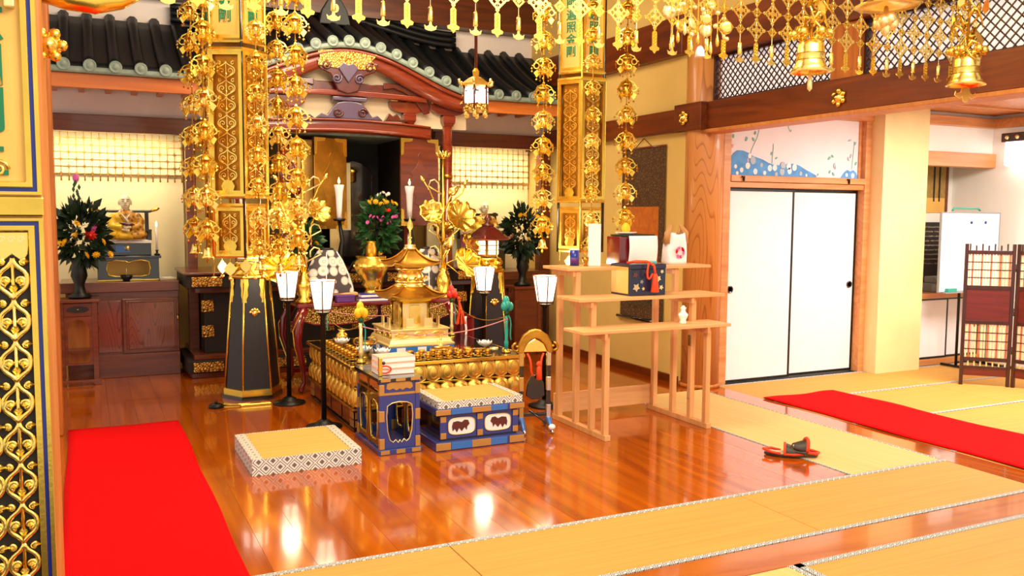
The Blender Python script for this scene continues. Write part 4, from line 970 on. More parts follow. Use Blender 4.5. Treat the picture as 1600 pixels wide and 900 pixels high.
for xx, wh in ((2.10, 'left tall white candle before the gold altar door'), (2.775, 'right tall white candle before the brown altar door')):
    t = thing('candle', wh, 'candle', (xx, 7.93, 1.484), 0, 'tall lit candles')
    obj('wax', MB().lathe([(.022, 0), (.026, .10), (.034, .24), (.046, .31), (.044, .315), (.01, .31)], 16), 'wax', t)
    obj('wick', MB().cyl((0, 0, 0), .002, .31, .33, 6), 'black_metal', t)
    obj('flame', MB().lathe([(0, .322), (.009, .335), (.011, .348), (.005, .368), (0, .385)], 10), 'flame', t)
# flowers
def leaf_ball(mb, c, r, n, size, rng):
    for i in range(n):
        u, th = rng.uniform(-1, 1), rng.uniform(0, 2*PI); q = math.sqrt(1-u*u); rad = rng.uniform(.55, 1)
        p = Vector((c[0]+r[0]*q*math.cos(th)*rad, c[1]+r[1]*q*math.sin(th)*rad, c[2]+r[2]*u*rad))
        d = Vector((q*math.cos(th), q*math.sin(th), u+rng.uniform(-.6, .6))).normalized(); e = d.orthogonal().normalized()
        e = Matrix.Rotation(rng.uniform(0, 6.28), 3, d) @ e; nn = d.cross(e)
        s = size*rng.uniform(.7, 1.3)
        mb.add([p, p+d*s*.5+e*s*.24+nn*s*.05, p+d*s, p+d*s*.5-e*s*.24+nn*s*.05], [(0, 1, 2, 3)])
def blossom(r, n=9):
    mb = MB()
    for L in range(2):
        for i in range(n):
            a = 2*PI*(i+.5*L)/n; rr = r*(1-.3*L); ca, sa = math.cos(a), math.sin(a); w_ = .25*rr
            mb.add([(0, 0, .02*L*r), (rr*.6*ca-w_*sa, rr*.6*sa+w_*ca, r*(.2+.15*L)), (rr*ca, rr*sa, r*(.15+.3*L)), (rr*.6*ca+w_*sa, rr*.6*sa-w_*ca, r*(.2+.15*L))], [(0, 1, 2, 3)])
    mb.sph((0, 0, r*.15), r*.3, 8, 4)
    return mb
def bouquet(label, loc, c, r, nleaf, flowers, vase, leafmat='leaf', seed=1, size=.09):
    rng = random.Random(seed)
    t = thing('flower_bouquet', label, 'flowers', loc)
    mb = MB(); leaf_ball(mb, c, r, nleaf, size, rng)
    tag(obj('foliage', mb, leafmat, t), kind='stuff')
    vase(t)
    bm = {}
    for (x, y, z, rr, cc) in flowers:
        if (rr, cc) not in bm:
            bm[(rr, cc)] = blossom(rr).mesh('blossom'); bm[(rr, cc)].materials.append(M[cc])
        obj('blossom', bm[(rr, cc)], cc, t, (x, y, z), (1.1+rng.uniform(-.3, .3), rng.uniform(-.4, .4), rng.uniform(0, 6)))
    return t
def vase_gold(t): obj('vase', MB().lathe([(.06, 0), (.05, .02), (.03, .08), (.055, .22), (.05, .32), (.035, .38), (.06, .42)], 16), 'gold_old', t)
def vase_black(t): obj('vase', MB().lathe([(.09, 0), (.10, .02), (.05, .05), (.04, .12), (.07, .20), (.06, .26), (.05, .30), (.08, .36)], 16), 'black_metal', t)
rf_ = random.Random(9)
fl_ = [(-.12+.035*i+rf_.uniform(-.01, .01), -.11, .87+rf_.uniform(-.02, .03), .03, 'yellow') for i in range(8)]+[(-.14+.03*i, -.12+rf_.uniform(-.01, .01), .72+rf_.uniform(-.04, .03), .022, 'pink') for i in range(10)]+[(-.02+.03*i, -.10, .80, .02, 'red') for i in range(4)]+[(-.02+.025*i, -.06, .94+.01*(i % 3), .02, 'paper') for i in range(5)]
bouquet('bouquet of pink and yellow flowers in the middle before the dark niche', (2.46, 7.90, .772), (0, 0, .64), (.14, .11, .25), 420, fl_, vase_gold, 'leaf', 2, .10)
fl2 = [(-.16+.06*i+rf_.uniform(-.03, .03), -.16+rf_.uniform(-.02, .02), .50+rf_.uniform(-.14, .20), .038, 'yellow') for i in range(9)]+[(.10, -.15, .56, .06, 'red'), (.14, -.14, .62, .045, 'pink')]
bouquet('tall altar bouquet of yellow flowers in a black vase at the far left', (-.05, 8.74, .772), (.03, .02, .56), (.19, .16, .26), 500, fl2, vase_black, 'leaf_dark', 3, .11)
t = thing('flower_spike', 'upright reddish flower spike rising from the far left bouquet', 'flower', (-.05, 8.80, 1.50)); mb = MB()
for i in range(16): a = i*2.4; mb.octa((.025*math.cos(a), .025*math.sin(a), .02*i), (.014, .014, .03))
obj('spike', mb, 'leaf', t); obj('spike_tip', MB().sph((0, 0, .34), (.028, .028, .04), 8, 5), 'pink', t)
fl3 = [(-.10+.05*i, -.12, .45+rf_.uniform(-.1, .15), .03, ('yellow', 'paper', 'pink')[i % 3]) for i in range(6)]
bouquet('dark leafy altar bouquet beside the right strung ornament', (4.32, 8.62, .76), (0, 0, .58), (.20, .16, .26), 420, [(-.1+.05*i, -.14, .62+rf_.uniform(-.15, .15), .032, 'yellow') for i in range(6)], vase_black, 'leaf_dark', 5, .11)
bouquet('small flower arrangement half hidden by the left gilt lotus spray', (1.80, 7.90, .772), (0, 0, .50), (.10, .10, .16), 220, fl3[:4]+[(0, -.1, .52, .03, 'purple')], vase_black, 'leaf', 6, .08)
# ================================================================ gilt lotus sprays
def lotus_leaf(R, seed, cup=.35):
    rng = random.Random(seed); ph = rng.uniform(0, 6)
    mb = MB(); n, m = 36, 5
    V = []
    for j in range(m+1):
        t = j/m
        for i in range(n):
            a = 2*PI*i/n; rr = R*t*(1+.06*math.cos(9*a)*t)
            V.append((rr*math.cos(a), rr*math.sin(a), cup*R*t**2+.10*R*t*math.cos(9*a+ph)*t))
    mb.add(V, [(j*n+i, j*n+(i+1) % n, (j+1)*n+(i+1) % n, (j+1)*n+i) for j in range(m) for i in range(n)], True)
    return mb
def lotus_spray(label, loc, s, vx):
    t = thing('gilt_lotus_spray', label, 'gilt lotus', loc, 0, 'gilt lotus sprays')
    obj('vase', MB().lathe([(.07, 0), (.075, .02), (.04, .05), (.07, .14), (.06, .20), (.03, .24), (.05, .27)], 16), 'gold', t)
    obj('main_stem', MB().tube([(0, 0, .2), (0, 0, .7), (0, 0, 1.30)], [.02, .018, .010], 8), 'gold', t)
    items = [('leaf', (.20, -.06, .30), .16, (.9, .5, 0)), ('leaf', (.14, -.05, .73), .155, (1.1, .3, .0)), ('leaf', (-.12, -.02, .78), .11, (1.0, -.6, 0)), ('leaf', (.24, -.04, .48), .11, (.8, .7, 0)), ('bud', (.02, -.06, .50), .055, (.6, .4, 0)), ('bud', (.09, -.02, .98), .045, (.2, .9, 0)), ('bud', (.07, -.04, .55), .03, (.3, .2, 0)), ('flower', (0, 0, 1.27), .075, (0, 0, 0)), ('bud', (-.20, 0, 1.08), .022, (0, -.5, 0)), ('bud', (.22, 0, 1.06), .022, (0, .8, 0)), ('leaf', (.04, .10, .62), .10, (-.6, .4, 0))]
    for k, (kind, p, r, rot) in enumerate(items):
        p = (p[0]*s, p[1], p[2]); rot = (rot[0], rot[1]*s, 0)
        if kind == 'leaf': o = obj('lotus_leaf', lotus_leaf(r, k), 'gold', t, p, rot, solid=.004)
        elif kind == 'bud': o = obj('lotus_bud', MB().lathe([(.0, -1.3*r), (.5*r, -1.1*r), (.95*r, -.3*r), (.8*r, .5*r), (.3*r, 1.3*r), (0, 1.7*r)], 12), 'gold_bright', t, p, rot)
        else: o = obj('lotus_flower', lotus_mesh(r, 8, 2, .8), 'gold_bright', t, p, rot, solid=.003)
        if kind != 'flower':
            z0 = max(.22, p[2]-.32)
            obj('stalk', MB().tube([(0, 0, z0), (p[0]*.25-.03*s, p[1]*.3, z0+.10), (p[0]*.8+.03*math.sin(k)*s, p[1]*.8, p[2]-.10), p], .007, 6), 'gold', t)
    for k in range(4): obj('tendril', MB().tube([(-s*.02, 0, .35+.2*k)]+[(-s*(.10+.05*math.cos(q*.9)), -.02, .42+.2*k+.06*math.sin(q*.9)) for q in range(5)], .007, 6), 'gold_pale', t)
    return t
lotus_spray('tall gilded lotus spray with leaves and buds right of the pagoda', (2.96, 7.535, .772), 1, 0)
lotus_spray('tall gilded lotus spray half hidden behind the left strung ornaments', (1.68, 7.535, .772), -1, 0)
# ================================================================ tapered hexagonal stands and lanterns
def hex_stand(label, loc):
    t = thing('hexagonal_stand', label, 'stand', loc, 0, 'tapered hexagonal stands')
    Rb, Rt, Hh = .225, .150, 1.0
    ph = 0
    obj('stand_body', MB().lathe([(Rb, .05), (Rt, Hh)], 6, ph=ph, smooth=False), 'black_panel', t)
    obj('base_rim', MB().lathe([(Rb+.012, .035), (Rb+.012, .085), (Rb-.001, .088)], 6, ph=ph, smooth=False), 'gold', t)
    obj('foot', MB().lathe([(Rb+.022, 0), (Rb+.022, .034)], 6, ph=ph, smooth=False), 'black_lacquer', t)
    for i in range(6):
        a = 2*PI*i/6+ph; ca, sa = math.cos(a), math.sin(a)
        obj('corner_strip', MB().tube([((Rb+.003)*ca, (Rb+.003)*sa, .08), ((Rt+.003)*ca, (Rt+.003)*sa, Hh)], .009, 6), 'gold', t)
        lf = [(-.0, 0), (.035, 0), (.04, -.05), (.03, -.09), (.034, -.14), (.02, -.17), (.024, -.21), (.006, -.26), (0, -.27)]
        for s in (-1, 1):
            th = a+s*(PI/2+PI/6)
            obj('corner_leaf', MB().prism([(q[0], q[1]) for q in lf], -.003, .003), 'gold', t, ((Rt+.012)*ca, (Rt+.012)*sa, Hh), (0, 0, th), bevel=.002)
    obj('top_plate', MB().lathe([(Rt+.02, Hh), (Rt+.03, Hh+.012), (Rt+.02, Hh+.025)], 6, ph=ph, smooth=False), 'gold', t)
    yf = -(Rb+(Rt-Rb)*.72)*.866-.006
    cr = obj('crest', MB().lathe([(0, .01), (.022, .008), (.025, 0)], 12), 'gold_bright', t, (0, yf, .715), (PI/2, 0, 0))
    for i in range(5):
        a = PI/2+(i-2)*.62; obj('crest_petal', MB().sph((.035*math.cos(a), .035*math.sin(a), .005), (.014, .014, .006), 8, 4), 'gold_bright', cr)
    return t
hex_stand('left tapered black hexagonal stand with gilt edges', (1.245, 7.56, 0))
hex_stand('right tapered black hexagonal stand behind the far right lamp', (3.42, 7.56, 0))
def roofed_lantern(label, loc):
    t = thing('roofed_lantern', label, 'lantern', loc, 0, 'brass lanterns on hexagonal stands')
    obj('lantern_foot', MB().lathe([(.13, 0), (.14, .02), (.09, .05), (.12, .085), (.13, .10), (.11, .11)], 24), 'gold', t)
    for i in range(6): obj('foot_lobe', MB().sph((.115*math.cos(PI*i/3), .115*math.sin(PI*i/3), .06), (.04, .04, .035), 8, 5), 'gold', t)
    obj('fire_box', MB().lathe([(.10, .11), (.10, .29)], 6, ph=0, smooth=False), 'black_lacquer', t)
    for i in range(6):
        a = PI/6+PI*i/3
        f_ = obj('window_frame', bxs(-.045, .045, -.004, .0, 0, .16), 'gold_old', t, (.09*math.cos(a), .09*math.sin(a), .12), (0, 0, a+PI/2))
        for z in (.02, .065, .11): obj('pane', bxs(-.036, .036, -.008, -.003, z, z+.034), 'lantern_paper', f_)
    obj('lantern_roof', MB().lathe([(.11, .285), (.235, .275), (.235, .288), (.19, .315), (.13, .36), (.07, .40), (.05, .405)], 6, ph=0, smooth=False), 'shrine_carve', t, bevel=.004)
    for i in range(6): obj('roof_curl', MB().tube([(.21*math.cos(PI*i/3), .21*math.sin(PI*i/3), .295), (.25*math.cos(PI*i/3), .25*math.sin(PI*i/3), .295), (.265*math.cos(PI*i/3), .265*math.sin(PI*i/3), .325)], .010, 6), 'shrine_carve', t)
    obj('finial', MB().lathe([(.055, .40), (.06, .42), (.03, .43), (.02, .45), (.04, .47), (.03, .49), (0, .52)], 14), 'shrine_carve', t)
    return t
roofed_lantern('brown roofed brass lantern on the right hexagonal stand', (3.42, 7.56, 1.026))
roofed_lantern('brown roofed brass lantern on the left hexagonal stand, mostly hidden by the banner', (1.245, 7.56, 1.026))
# memorial tablets right of lantern
for i, (dx, hgt, mt) in enumerate(((0, .36, 'red_lacquer'), (.10, .30, 'paper'), (.20, .33, 'straw'), (.30, .30, 'straw'))):
    t = thing('memorial_tablet', ('dark red', 'white paper', 'first straw coloured', 'second straw coloured')[i]+' upright tablet on the platform right of the brown lantern', 'tablet', (3.62+dx*.9, 8.62, .991), .1*i-.1)
    obj('tablet_board', MB().prism([(-.035, 0), (.035, 0), (.04, hgt*.9), (0, hgt), (-.04, hgt*.9)], -.008, .008), mt, t, bevel=.003); obj('tablet_foot', bxs(-.05, .05, -.03, .03, 0, .02), 'black_lacquer', t)
    obj('tablet_mark', MB().prism(disc(.012, .014, 10), -.011, -.008), 'red', t, (0, 0, hgt*.7)); obj('tablet_line', bxs(-.004, .004, -.010, -.008, .06, hgt*.6), 'black_lacquer', t)
# ================================================================ LAMPS
def street_lamp(label, loc, top):
    t = thing('standing_lamp', label, 'lamp', loc, 0, 'four paper standing lamps around the dais')
    obj('lamp_base', MB().lathe([(.13, 0), (.13, .012), (.07, .02), (.05, .045), (.025, .06)], 20), 'black_metal', t)
    obj('pole', MB().lathe([(.019, .05), (.019, top-.26), (.03, top-.245), (.055, top-.225)], 12), 'black_metal', t)
    rb, rt, z0, z1 = .066, .102, top-.225, top
    for i in range(6):
        a0, a1 = 2*PI*i/6+.26, 2*PI*(i+1)/6+.26
        p0, p1 = (math.cos(a0), math.sin(a0)), (math.cos(a1), math.sin(a1))
        pn = obj('shade_pane', MB().add([(p0[0]*rb, p0[1]*rb, z0+.02), (p1[0]*rb, p1[1]*rb, z0+.02), (p1[0]*rt, p1[1]*rt, z1), (p0[0]*rt, p0[1]*rt, z1)], [(0, 1, 2, 3)]), 'lamp_paper', t, solid=.002)
        obj('shade_rib', MB().tube([(p0[0]*rb*.96, p0[1]*rb*.96, z0), (p0[0]*rt*1.01, p0[1]*rt*1.01, z1+.004)], .0048, 5), 'cab_wood', t)
        for zz in (.28, .62):
            for u in (.3, .7):
                q = [(p0[k]*(1-u)+p1[k]*u)*(rb+(rt-rb)*zz)*1.012 for k in (0, 1)]
                obj('painted_dot', MB().octa((0, 0, 0), .006), 'gold_old', pn, (q[0], q[1], z0+.02+(z1-z0-.02)*zz))
    obj('shade_ring', MB().tube([(rb*1.02*math.cos(2*PI*i/6+.26), rb*1.02*math.sin(2*PI*i/6+.26), z0+.02) for i in range(6)], .004, 5, True).tube([(rt*1.01*math.cos(2*PI*i/6+.26), rt*1.01*math.sin(2*PI*i/6+.26), z1) for i in range(6)], .004, 5, True), 'cab_wood', t)
    obj('bulb', MB().sph((0, 0, z0+.09), .03), 'lamp_paper', t)
    l = bpy.data.lights.new('lamp_glow', 'POINT'); l.energy = 9; l.color = (1, .80, .52); l.shadow_soft_size = .06
    lo_ = bpy.data.objects.new('lamp_glow', l); COL.objects.link(lo_); lo_.parent = t; lo_.location = (0, 0, top+.06)
    return t
street_lamp('far left standing lamp with glowing paper shade beside the black hexagonal stand', (1.46, 7.13, 0), 1.07)
street_lamp('near left standing lamp with glowing paper shade behind the thick floor mat', (1.52, 6.22, 0), 1.065)
street_lamp('far right standing lamp with glowing paper shade before the brown lantern', (3.19, 7.13, 0), 1.07)
street_lamp('near right standing lamp with glowing paper shade beside the wooden rack', (3.30, 6.18, 0), 1.055)
# ================================================================ HANGING GILT WORK
# ---- strung ornaments
def tier_mesh(seed):
    rng = random.Random(seed); mb = MB(); n = 5
    mb.octa((0, 0, .085), (.014, .014, .02))
    mb.lathe([(.006, .08), (.02, .07), (.045, .045), (.05, .035)], 10)
    for i in range(n):
        a = 2*PI*i/n+rng.uniform(-.1, .1); ca, sa = math.cos(a), math.sin(a)
        mb.M = Matrix.Rotation(a, 4, 'Z')
        mb.tube([(.02, 0, .075), (.06, 0, .055), (.085, 0, .01), (.10, 0, .015)], .006, 4)
        mb.torus((.062, 0, .012), .024, .006, 'y', 9, 4)
        mb.torus((.040, .018, -.032), .018, .005, 'x', 8, 4)
        mb.prism([(.055, -.02), (.085, -.045), (.06, -.085), (.03, -.05)], -.002, .002)
        mb.octa((.10, 0, -.012), .010); mb.octa((.098, 0, -.036), .008); mb.octa((.06, .0, -.10), .010)
        mb.tube([(.10, 0, .012), (.098, 0, -.04)], .002, 3)
        mb.M = None
    mb.lathe([(.035, .03), (.028, -.01), (.034, -.04), (.02, -.06)], 8)
    return mb.mesh('ornament_tier')
TM = [tier_mesh(i) for i in range(3)]
for i, m in enumerate(TM): m.materials.append(M[('gold', 'gold_bright', 'gold')[i]])
bellm = MB().lathe([(.0, .085), (.012, .08), (.026, .07), (.032, .04), (.036, .02), (.052, .0), (.048, .0), (.03, .02), (0, .03)], 16).mesh('bell'); bellm.materials.append(M['gold_bright'])
def strung(label, x, y, ztop, zbot, step, sc_=1.0, bell=True, rz=0.):
    t = thing('strung_ornament', label, 'hanging ornament', (x, y, zbot), rz, 'strung gilt ornaments around the banners')
    obj('cord', MB().tube([(0, 0, .05), (0, 0, ztop-zbot)], .004, 5), 'gold_old', t)
    if bell:
        b = obj('bell', bellm, 'gold_bright', t, (0, 0, .0), scale=(sc_,)*3); obj('clapper', MB().octa((0, 0, -.02), (.012, .012, .02)), 'gold_old', b)
    z = .20*sc_ if bell else .1; k = 0
    while z < ztop-zbot:
        obj('ornament_tier', TM[k % 3], 'gold', t, (0, 0, z), (0, 0, k*.9+rz), scale=(sc_,)*3); z += step; k += 1
    return t
strung('front string of gilt tiers left of the left banner, ending in a bell', .725, 6.05, 3.6, 1.245, .212, .90)
strung('rear string of gilt tiers left of the left banner, ending in a bell', .705, 6.55, 3.6, 1.255, .212, .90)
strung('front string of gilt tiers right of the left banner, before the altar gable', 1.315, 6.05, 3.6, 1.18, .205, .92)
strung('rear string of gilt tiers right of the left banner, before the far left lamp', 1.30, 6.6, 3.6, 1.10, .205, .92)
strung('string of gilt tiers hanging over the front of the left banner', 1.03, 5.90, 3.6, 1.17, .20, .72)
strung('long string of gilt tiers left of the right banner over the pale lattice curtain', 3.28, 6.2, 3.6, 1.27, .205, .95)
strung('long string of gilt tiers right of the right banner before the hanging scroll', 3.955, 6.05, 3.6, 1.42, .205, .95, False)
strung('string of gilt tiers hanging over the front of the right banner', 3.56, 5.92, 3.6, 1.17, .20, .72)
# ---- hexagonal banners
def banner(label, x, y, rz, chars):
    t = thing('hexagonal_banner', label, 'banner', (x, y, 0), rz, 'gilded hexagonal hanging banners')
    R = .205; ap = R*math.cos(PI/6); wd = R
    secs = [(2.66, 3.60, 1.0, 'text'), (1.64, 2.63, 1.03, 'fret'), (1.24, 1.605, .93, 'small')]
    f_big = scroll_fret(.125, .80, 7, .0042).mesh('fretwork'); f_small = scroll_fret(.10, .22, 2, .0036).mesh('fretwork')
    for m in (f_big, f_small): m.materials.append(M['gold_bright'])
    for z0, z1, s, kind in secs:
        obj('section_core', MB().lathe([(R*s-.03, z0+.01), (R*s-.03, z1-.01)], 6, ph=0, smooth=False), 'gold_ground', t)
        for zz in (z0, z1-.028): obj('section_rim', MB().lathe([(R*s+.012, zz), (R*s+.016, zz+.012), (R*s+.012, zz+.028)], 6, ph=0, smooth=False), 'gold', t)
        for i in range(6):
            a = PI/6+PI*i/3; w_ = R*s; hh = (z1-z0-.056)/2; b = .022
            c = (ap*s*math.cos(a), ap*s*math.sin(a), (z0+z1)/2); rot = (0, 0, a+PI/2)
            ins = [(-w_/2+b, -hh+b), (w_/2-b, -hh+b), (w_/2-b, hh-b), (-w_/2+b, hh-b)]
            if kind != 'text':
                fr = obj('panel_frame', holed(MB(), ins, w_/2, hh, -.012, .0, n=16), 'gold', t, c, rot)
                obj('fretwork', f_big if kind == 'fret' else f_small, 'gold_bright', fr, (0, .002, -.40 if kind == 'fret' else -.11))
                ar = [(-.035, 0), (-.045, .03), (-.03, .06), (0, .075), (.03, .06), (.045, .03), (.035, 0)]
                obj('cusp_plate', MB().prism(ar, -.006, -.0), 'gold', fr, (0, .0, -hh+b))
            else:
                fr = obj('panel_frame', holed(MB(), ins, w_/2, hh, -.010, .0, n=16), 'gold', t, c, rot)
                pl = obj('text_panel', bxs(-w_/2+b, w_/2-b, -.002, .004, -hh+b, hh-b), 'gold_leaf', fr)
                for k, ch in enumerate(chars):
                    o = obj('character', CH[ch], 'green_paint', fr, (0, -.004, -hh+.14+.095*(len(chars)-1-k)), (PI/2, 0, 0))
    for i in range(6):
        a = PI*i/3
        obj('corner_rod', MB().cyl((R*1.02*math.cos(a), R*1.02*math.sin(a), 0), .010, 1.24, 3.6, 8), 'black_lacquer' if i % 2 else 'gold', t)
        pd = obj('hem_pendant', MB().prism([(0, 0), (.03, -.03), (.045, -.05), (.03, -.075), (0, -.10), (-.03, -.075), (-.045, -.05), (-.03, -.03)], -.003, .003), 'gold_bright', t, (R*.8*math.cos(a+.5), R*.8*math.sin(a+.5), 1.215), (0, 0, a+PI/2+.5), bevel=.002)
        obj('hem_bead', MB().sph((0, 0, -.115), .014, 8, 5), 'gold_bright', pd); obj('hem_wire', MB().cyl((0, 0, 0), .002, -.01, .03, 5), 'gold', pd)
    return t
CH = {}
for ch in '南無大師遍照金剛東泊六四門上':
    CH[ch] = text_mesh(ch, .092, .002); CH[ch].materials.append(M['green_paint'])
banner('left gilded hexagonal hanging banner with pierced scrollwork panels', .955, 6.30, -.45, '師遍照金剛')
banner('right gilded hexagonal hanging banner with green characters at its top', 3.685, 6.30, .0, '師遍照金剛')
# ---- net curtain on the lintel
NT = thing('gilt_net_curtain', 'gilded net curtain of pierced diamonds, tags and tubes across the top', 'net curtain', (0, 3.75, 0))
def diamond(r, w_, holes=True):
    "flat pierced lozenge: outline and cross bars of sheet metal around small openings"
    mb = MB(); L = r*1.414
    mb.M = Matrix.Rotation(PI/4, 4, 'Y')
    for q in ((-.5, -.17, .17, .5) if holes else (-.5, .5)):
        ww = w_*(1 if abs(q) > .3 else .75)
        mb.bx(q*L-ww, q*L+ww, -.002, .002, -L/2-w_, L/2+w_); mb.bx(-L/2-w_, L/2+w_, -.0018, .0018, q*L-ww, q*L+ww)
    c = L*.17 if holes else L*.22
    mb.bx(-c, c, -.0035, .0035, -c, c)
    mb.M = None
    if holes:
        for a in range(4): mb.torus((r*1.05*math.cos(a*PI/2), 0, r*1.05*math.sin(a*PI/2)), w_*1.7, w_*.6, 'y', 8, 4)
    return mb
dl = diamond(.050, .0046).mesh('diamond'); ds = diamond(.025, .0040, False).mesh('small_diamond')
tagp = [(-.014, .105), (0, .118), (.014, .105), (.014, .038), (.03, .03), (.026, .018), (.012, .015), (0, 0), (-.012, .015), (-.026, .018), (-.03, .03), (-.014, .038)]
tgm = MB(); tgm.prism(tagp, -.002, .002)
for k in range(4): tgm.torus((0, -.003, .05+.016*k), .0055, .0018, 'y', 6, 3)
tgm = tgm.mesh('tag_pendant')
tbm = MB().lathe([(.006, .105), (.011, .10), (.012, .045), (.011, .042)], 8)
tbm.prism([(-.004, .045), (.004, .045), (.007, .025), (.020, .018), (.030, .026), (.026, .008), (.012, .002), (0, .0), (-.012, .002), (-.026, .008), (-.030, .026), (-.020, .018), (-.007, .025)], -.002, .002)
tbm = tbm.mesh('tube_pendant')
for m, mt in ((dl, 'gold_bright'), (ds, 'gold'), (tgm, 'gold'), (tbm, 'gold_bright')): m.materials.append(M[mt])
ch1 = MB(); ch2 = MB()
for k in range(16):
    for c_, off in ((ch1, .125), (ch2, .11)): c_.octa((0, 0, off+.037*k), .0055)
ch1.tube([(0, 0, .115), (0, 0, .66)], .0015, 3); ch2.tube([(0, 0, .10), (0, 0, .66)], .0015, 3)
ch1, ch2 = ch1.mesh('bead_chain'), ch2.mesh('bead_chain')
lk = MB()
for a_, b_ in (((0, 0), (.109, .0)),):
    lk.tube([(0, 0, 0), (.109, 0, 0)], .0008, 3)
    for k in (.25, .5, .75): lk.octa((.109*k, 0, 0), .0042)
lk = lk.mesh('link')
for m in (ch1, ch2, lk): m.materials.append(M['gold_pale'])
ZB = 2.355
for i in range(53):
    x = .105+.109*i
    if x > 5.85: break
    if i % 2:
        obj('tag_pendant', tgm, 'gold_pale', NT, (x, 0, ZB)); obj('bead_chain', ch1, 'gold_pale', NT, (x, 0, ZB))
        for k in range(3): obj('diamond', dl, 'gold_pale', NT, (x, 0, ZB+.178+.187*k))
        for k in range(3): obj('small_diamond', ds, 'gold', NT, (x, 0, ZB+.270+.187*k)) if k < 2 else None
    else:
        obj('tube_pendant', tbm, 'gold_bright', NT, (x, 0, ZB)); obj('bead_chain', ch2, 'gold_pale', NT, (x, 0, ZB))
        for k in range(3): obj('diamond', dl, 'gold_pale', NT, (x, 0, ZB+.272+.187*k)) if k < 2 else None
        for k in range(3): obj('small_diamond', ds, 'gold', NT, (x, 0, ZB+.175+.187*k))
    if i < 51:
        for k in range(5): obj('link', lk, 'gold_pale', NT, (x, 0, ZB+.178+.0935*k))
# ---- large bells with gilt foliage
def big_bell(label, x, y, zb, sc_, tongue):
    t = thing('hanging_bell', label, 'bell', (x, y, zb), 0, 'large gilded bells before the net curtain')
    obj('bell_body', MB().lathe([(.0, .165), (.03, .165), (.055, .155), (.066, .13), (.067, .095), (.070, .09), (.068, .085), (.072, .05), (.078, .03), (.10, .0), (.094, -.002), (.07, .03), (0, .10)], 28), 'gold_bright', t, scale=(sc_,)*3)
    for z in (.092, .06): obj('bell_band', MB().torus((0, 0, z*sc_), .0705*sc_, .003, 'z', 28, 4), 'gold_old', t)
    if tongue == 'drop': obj('clapper', MB().lathe([(.004, .04), (.008, -.02), (.014, -.05), (.012, -.08), (0, -.095)], 10), 'gold_pale', t)
    else: obj('clapper', MB().prism([(0, -.005), (.03, -.012), (.04, -.04), (.075, -.05), (.08, -.035), (.09, -.06), (.05, -.075), (.03, -.065), (.02, -.09), (0, -.095), (-.02, -.09), (-.03, -.065), (-.05, -.075), (-.09, -.06), (-.08, -.035), (-.075, -.05), (-.04, -.04), (-.03, -.012)], -.003, .003), 'gold_bright', t, bevel=.002)
    for i in range(6):
        a = i*PI/3+.3
        obj('bell_knob', MB().sph((.085*math.cos(a), .085*math.sin(a), .19), .026, 10, 6), 'gold', t)
    rng = random.Random(int(x*100))
    for i in range(16):
        a = rng.uniform(0, 6.28); z = .17+.025*i; r = rng.uniform(.04, .10)
        obj('gilt_foliage', MB().tube([(0, 0, z)]+[(r*math.cos(a+q*.5)*(.4+.2*q), r*math.sin(a+q*.5)*(.4+.2*q), z+.05*math.sin(q*1.2)) for q in range(5)], [.009, .009, .011, .009, .005, .003], 5), 'gold', t)
        if i % 2: obj('gilt_leaf', MB().prism([(0, 0), (.02, .03), (.012, .07), (0, .09), (-.012, .07), (-.02, .03)], -.002, .002), 'gold_bright', t, (r*math.cos(a), r*math.sin(a), z-.02), (rng.uniform(-.5, .5), rng.uniform(-.6, .6), a))
    obj('suspension_rod', MB().cyl((0, 0, 0), .008, .16, .95, 6), 'gold_old', t)
    return t
big_bell('large gilded bell with a drop clapper over the lattice transom', 3.315, 3.40, 2.265, 1.0, 'drop')
big_bell('large gilded bell with a cusped plate clapper near the top right corner', 4.475, 3.40, 2.28, 1.05, 'plate')
t = thing('gilt_canopy_dish', 'shallow gilded canopy dish with a white blossom below at the top edge', 'canopy dish', (3.83, 3.40, 2.645))
obj('dish', MB().lathe([(.0, .05), (.06, .045), (.12, .02), (.165, .0), (.158, -.004), (.10, .01), (0, .03)], 28), 'gold_bright', t)
obj('rod', MB().cyl((0, 0, 0), .008, .04, .6, 6), 'gold_old', t)
for i in range(7): a = i*.9; obj('white_blossom', MB().sph((.035*math.cos(a), .035*math.sin(a), -.09+.012*(i % 3)), (.032, .032, .035), 8, 5), 'gold_pale', t)
obj('blossom_drop', MB().lathe([(.0, -.16), (.02, -.14), (.03, -.11), (.01, .0)], 10), 'gold_pale', t)
# cluster left of the first bell
t = thing('ornament_cluster', 'cluster of gilt medallions, tassels and a small white bell before the pillar top', 'hanging ornament', (2.75, 3.58, 2.32))
rng = random.Random(12)
for i in range(9):
    x = -.16+.04*i; z = .16+rng.uniform(-.02, .12)
    m_ = obj('medallion', MB().lathe([(.0, .006), (.02, .008), (.03, .004), (.034, -.004), (0, -.006)], 5 if i % 2 else 14), 'gold_bright' if i % 3 else 'gold_pale', t, (x, rng.uniform(-.05, .05), z), (PI/2+rng.uniform(-.3, .3), 0, rng.uniform(-.5, .5)))
    obj('strand', MB().tube([(x, 0, .75), (x, 0, .05+.04*(i % 3))], .0025, 4), 'gold', t)
    obj('drop', MB().lathe([(0, .0), (.008, .01), (.010, .03), (.004, .06), (.0, .07)], 8), ('gold_bright', 'gold', 'gold_pale')[i % 3], t, (x, 0, .02+.04*(i % 3)))
obj('white_bell', MB().lathe([(.026, 0), (.022, .03), (.012, .05), (0, .055)], 12), 'white_ceramic', t, (.0, -.02, .0))
for i in range(24): obj('bead', MB().sph((0, 0, 0), .012, 8, 5), 'gold_pale', t, (rng.uniform(-.18, .18), rng.uniform(-.05, .05), rng.uniform(.10, .40)))
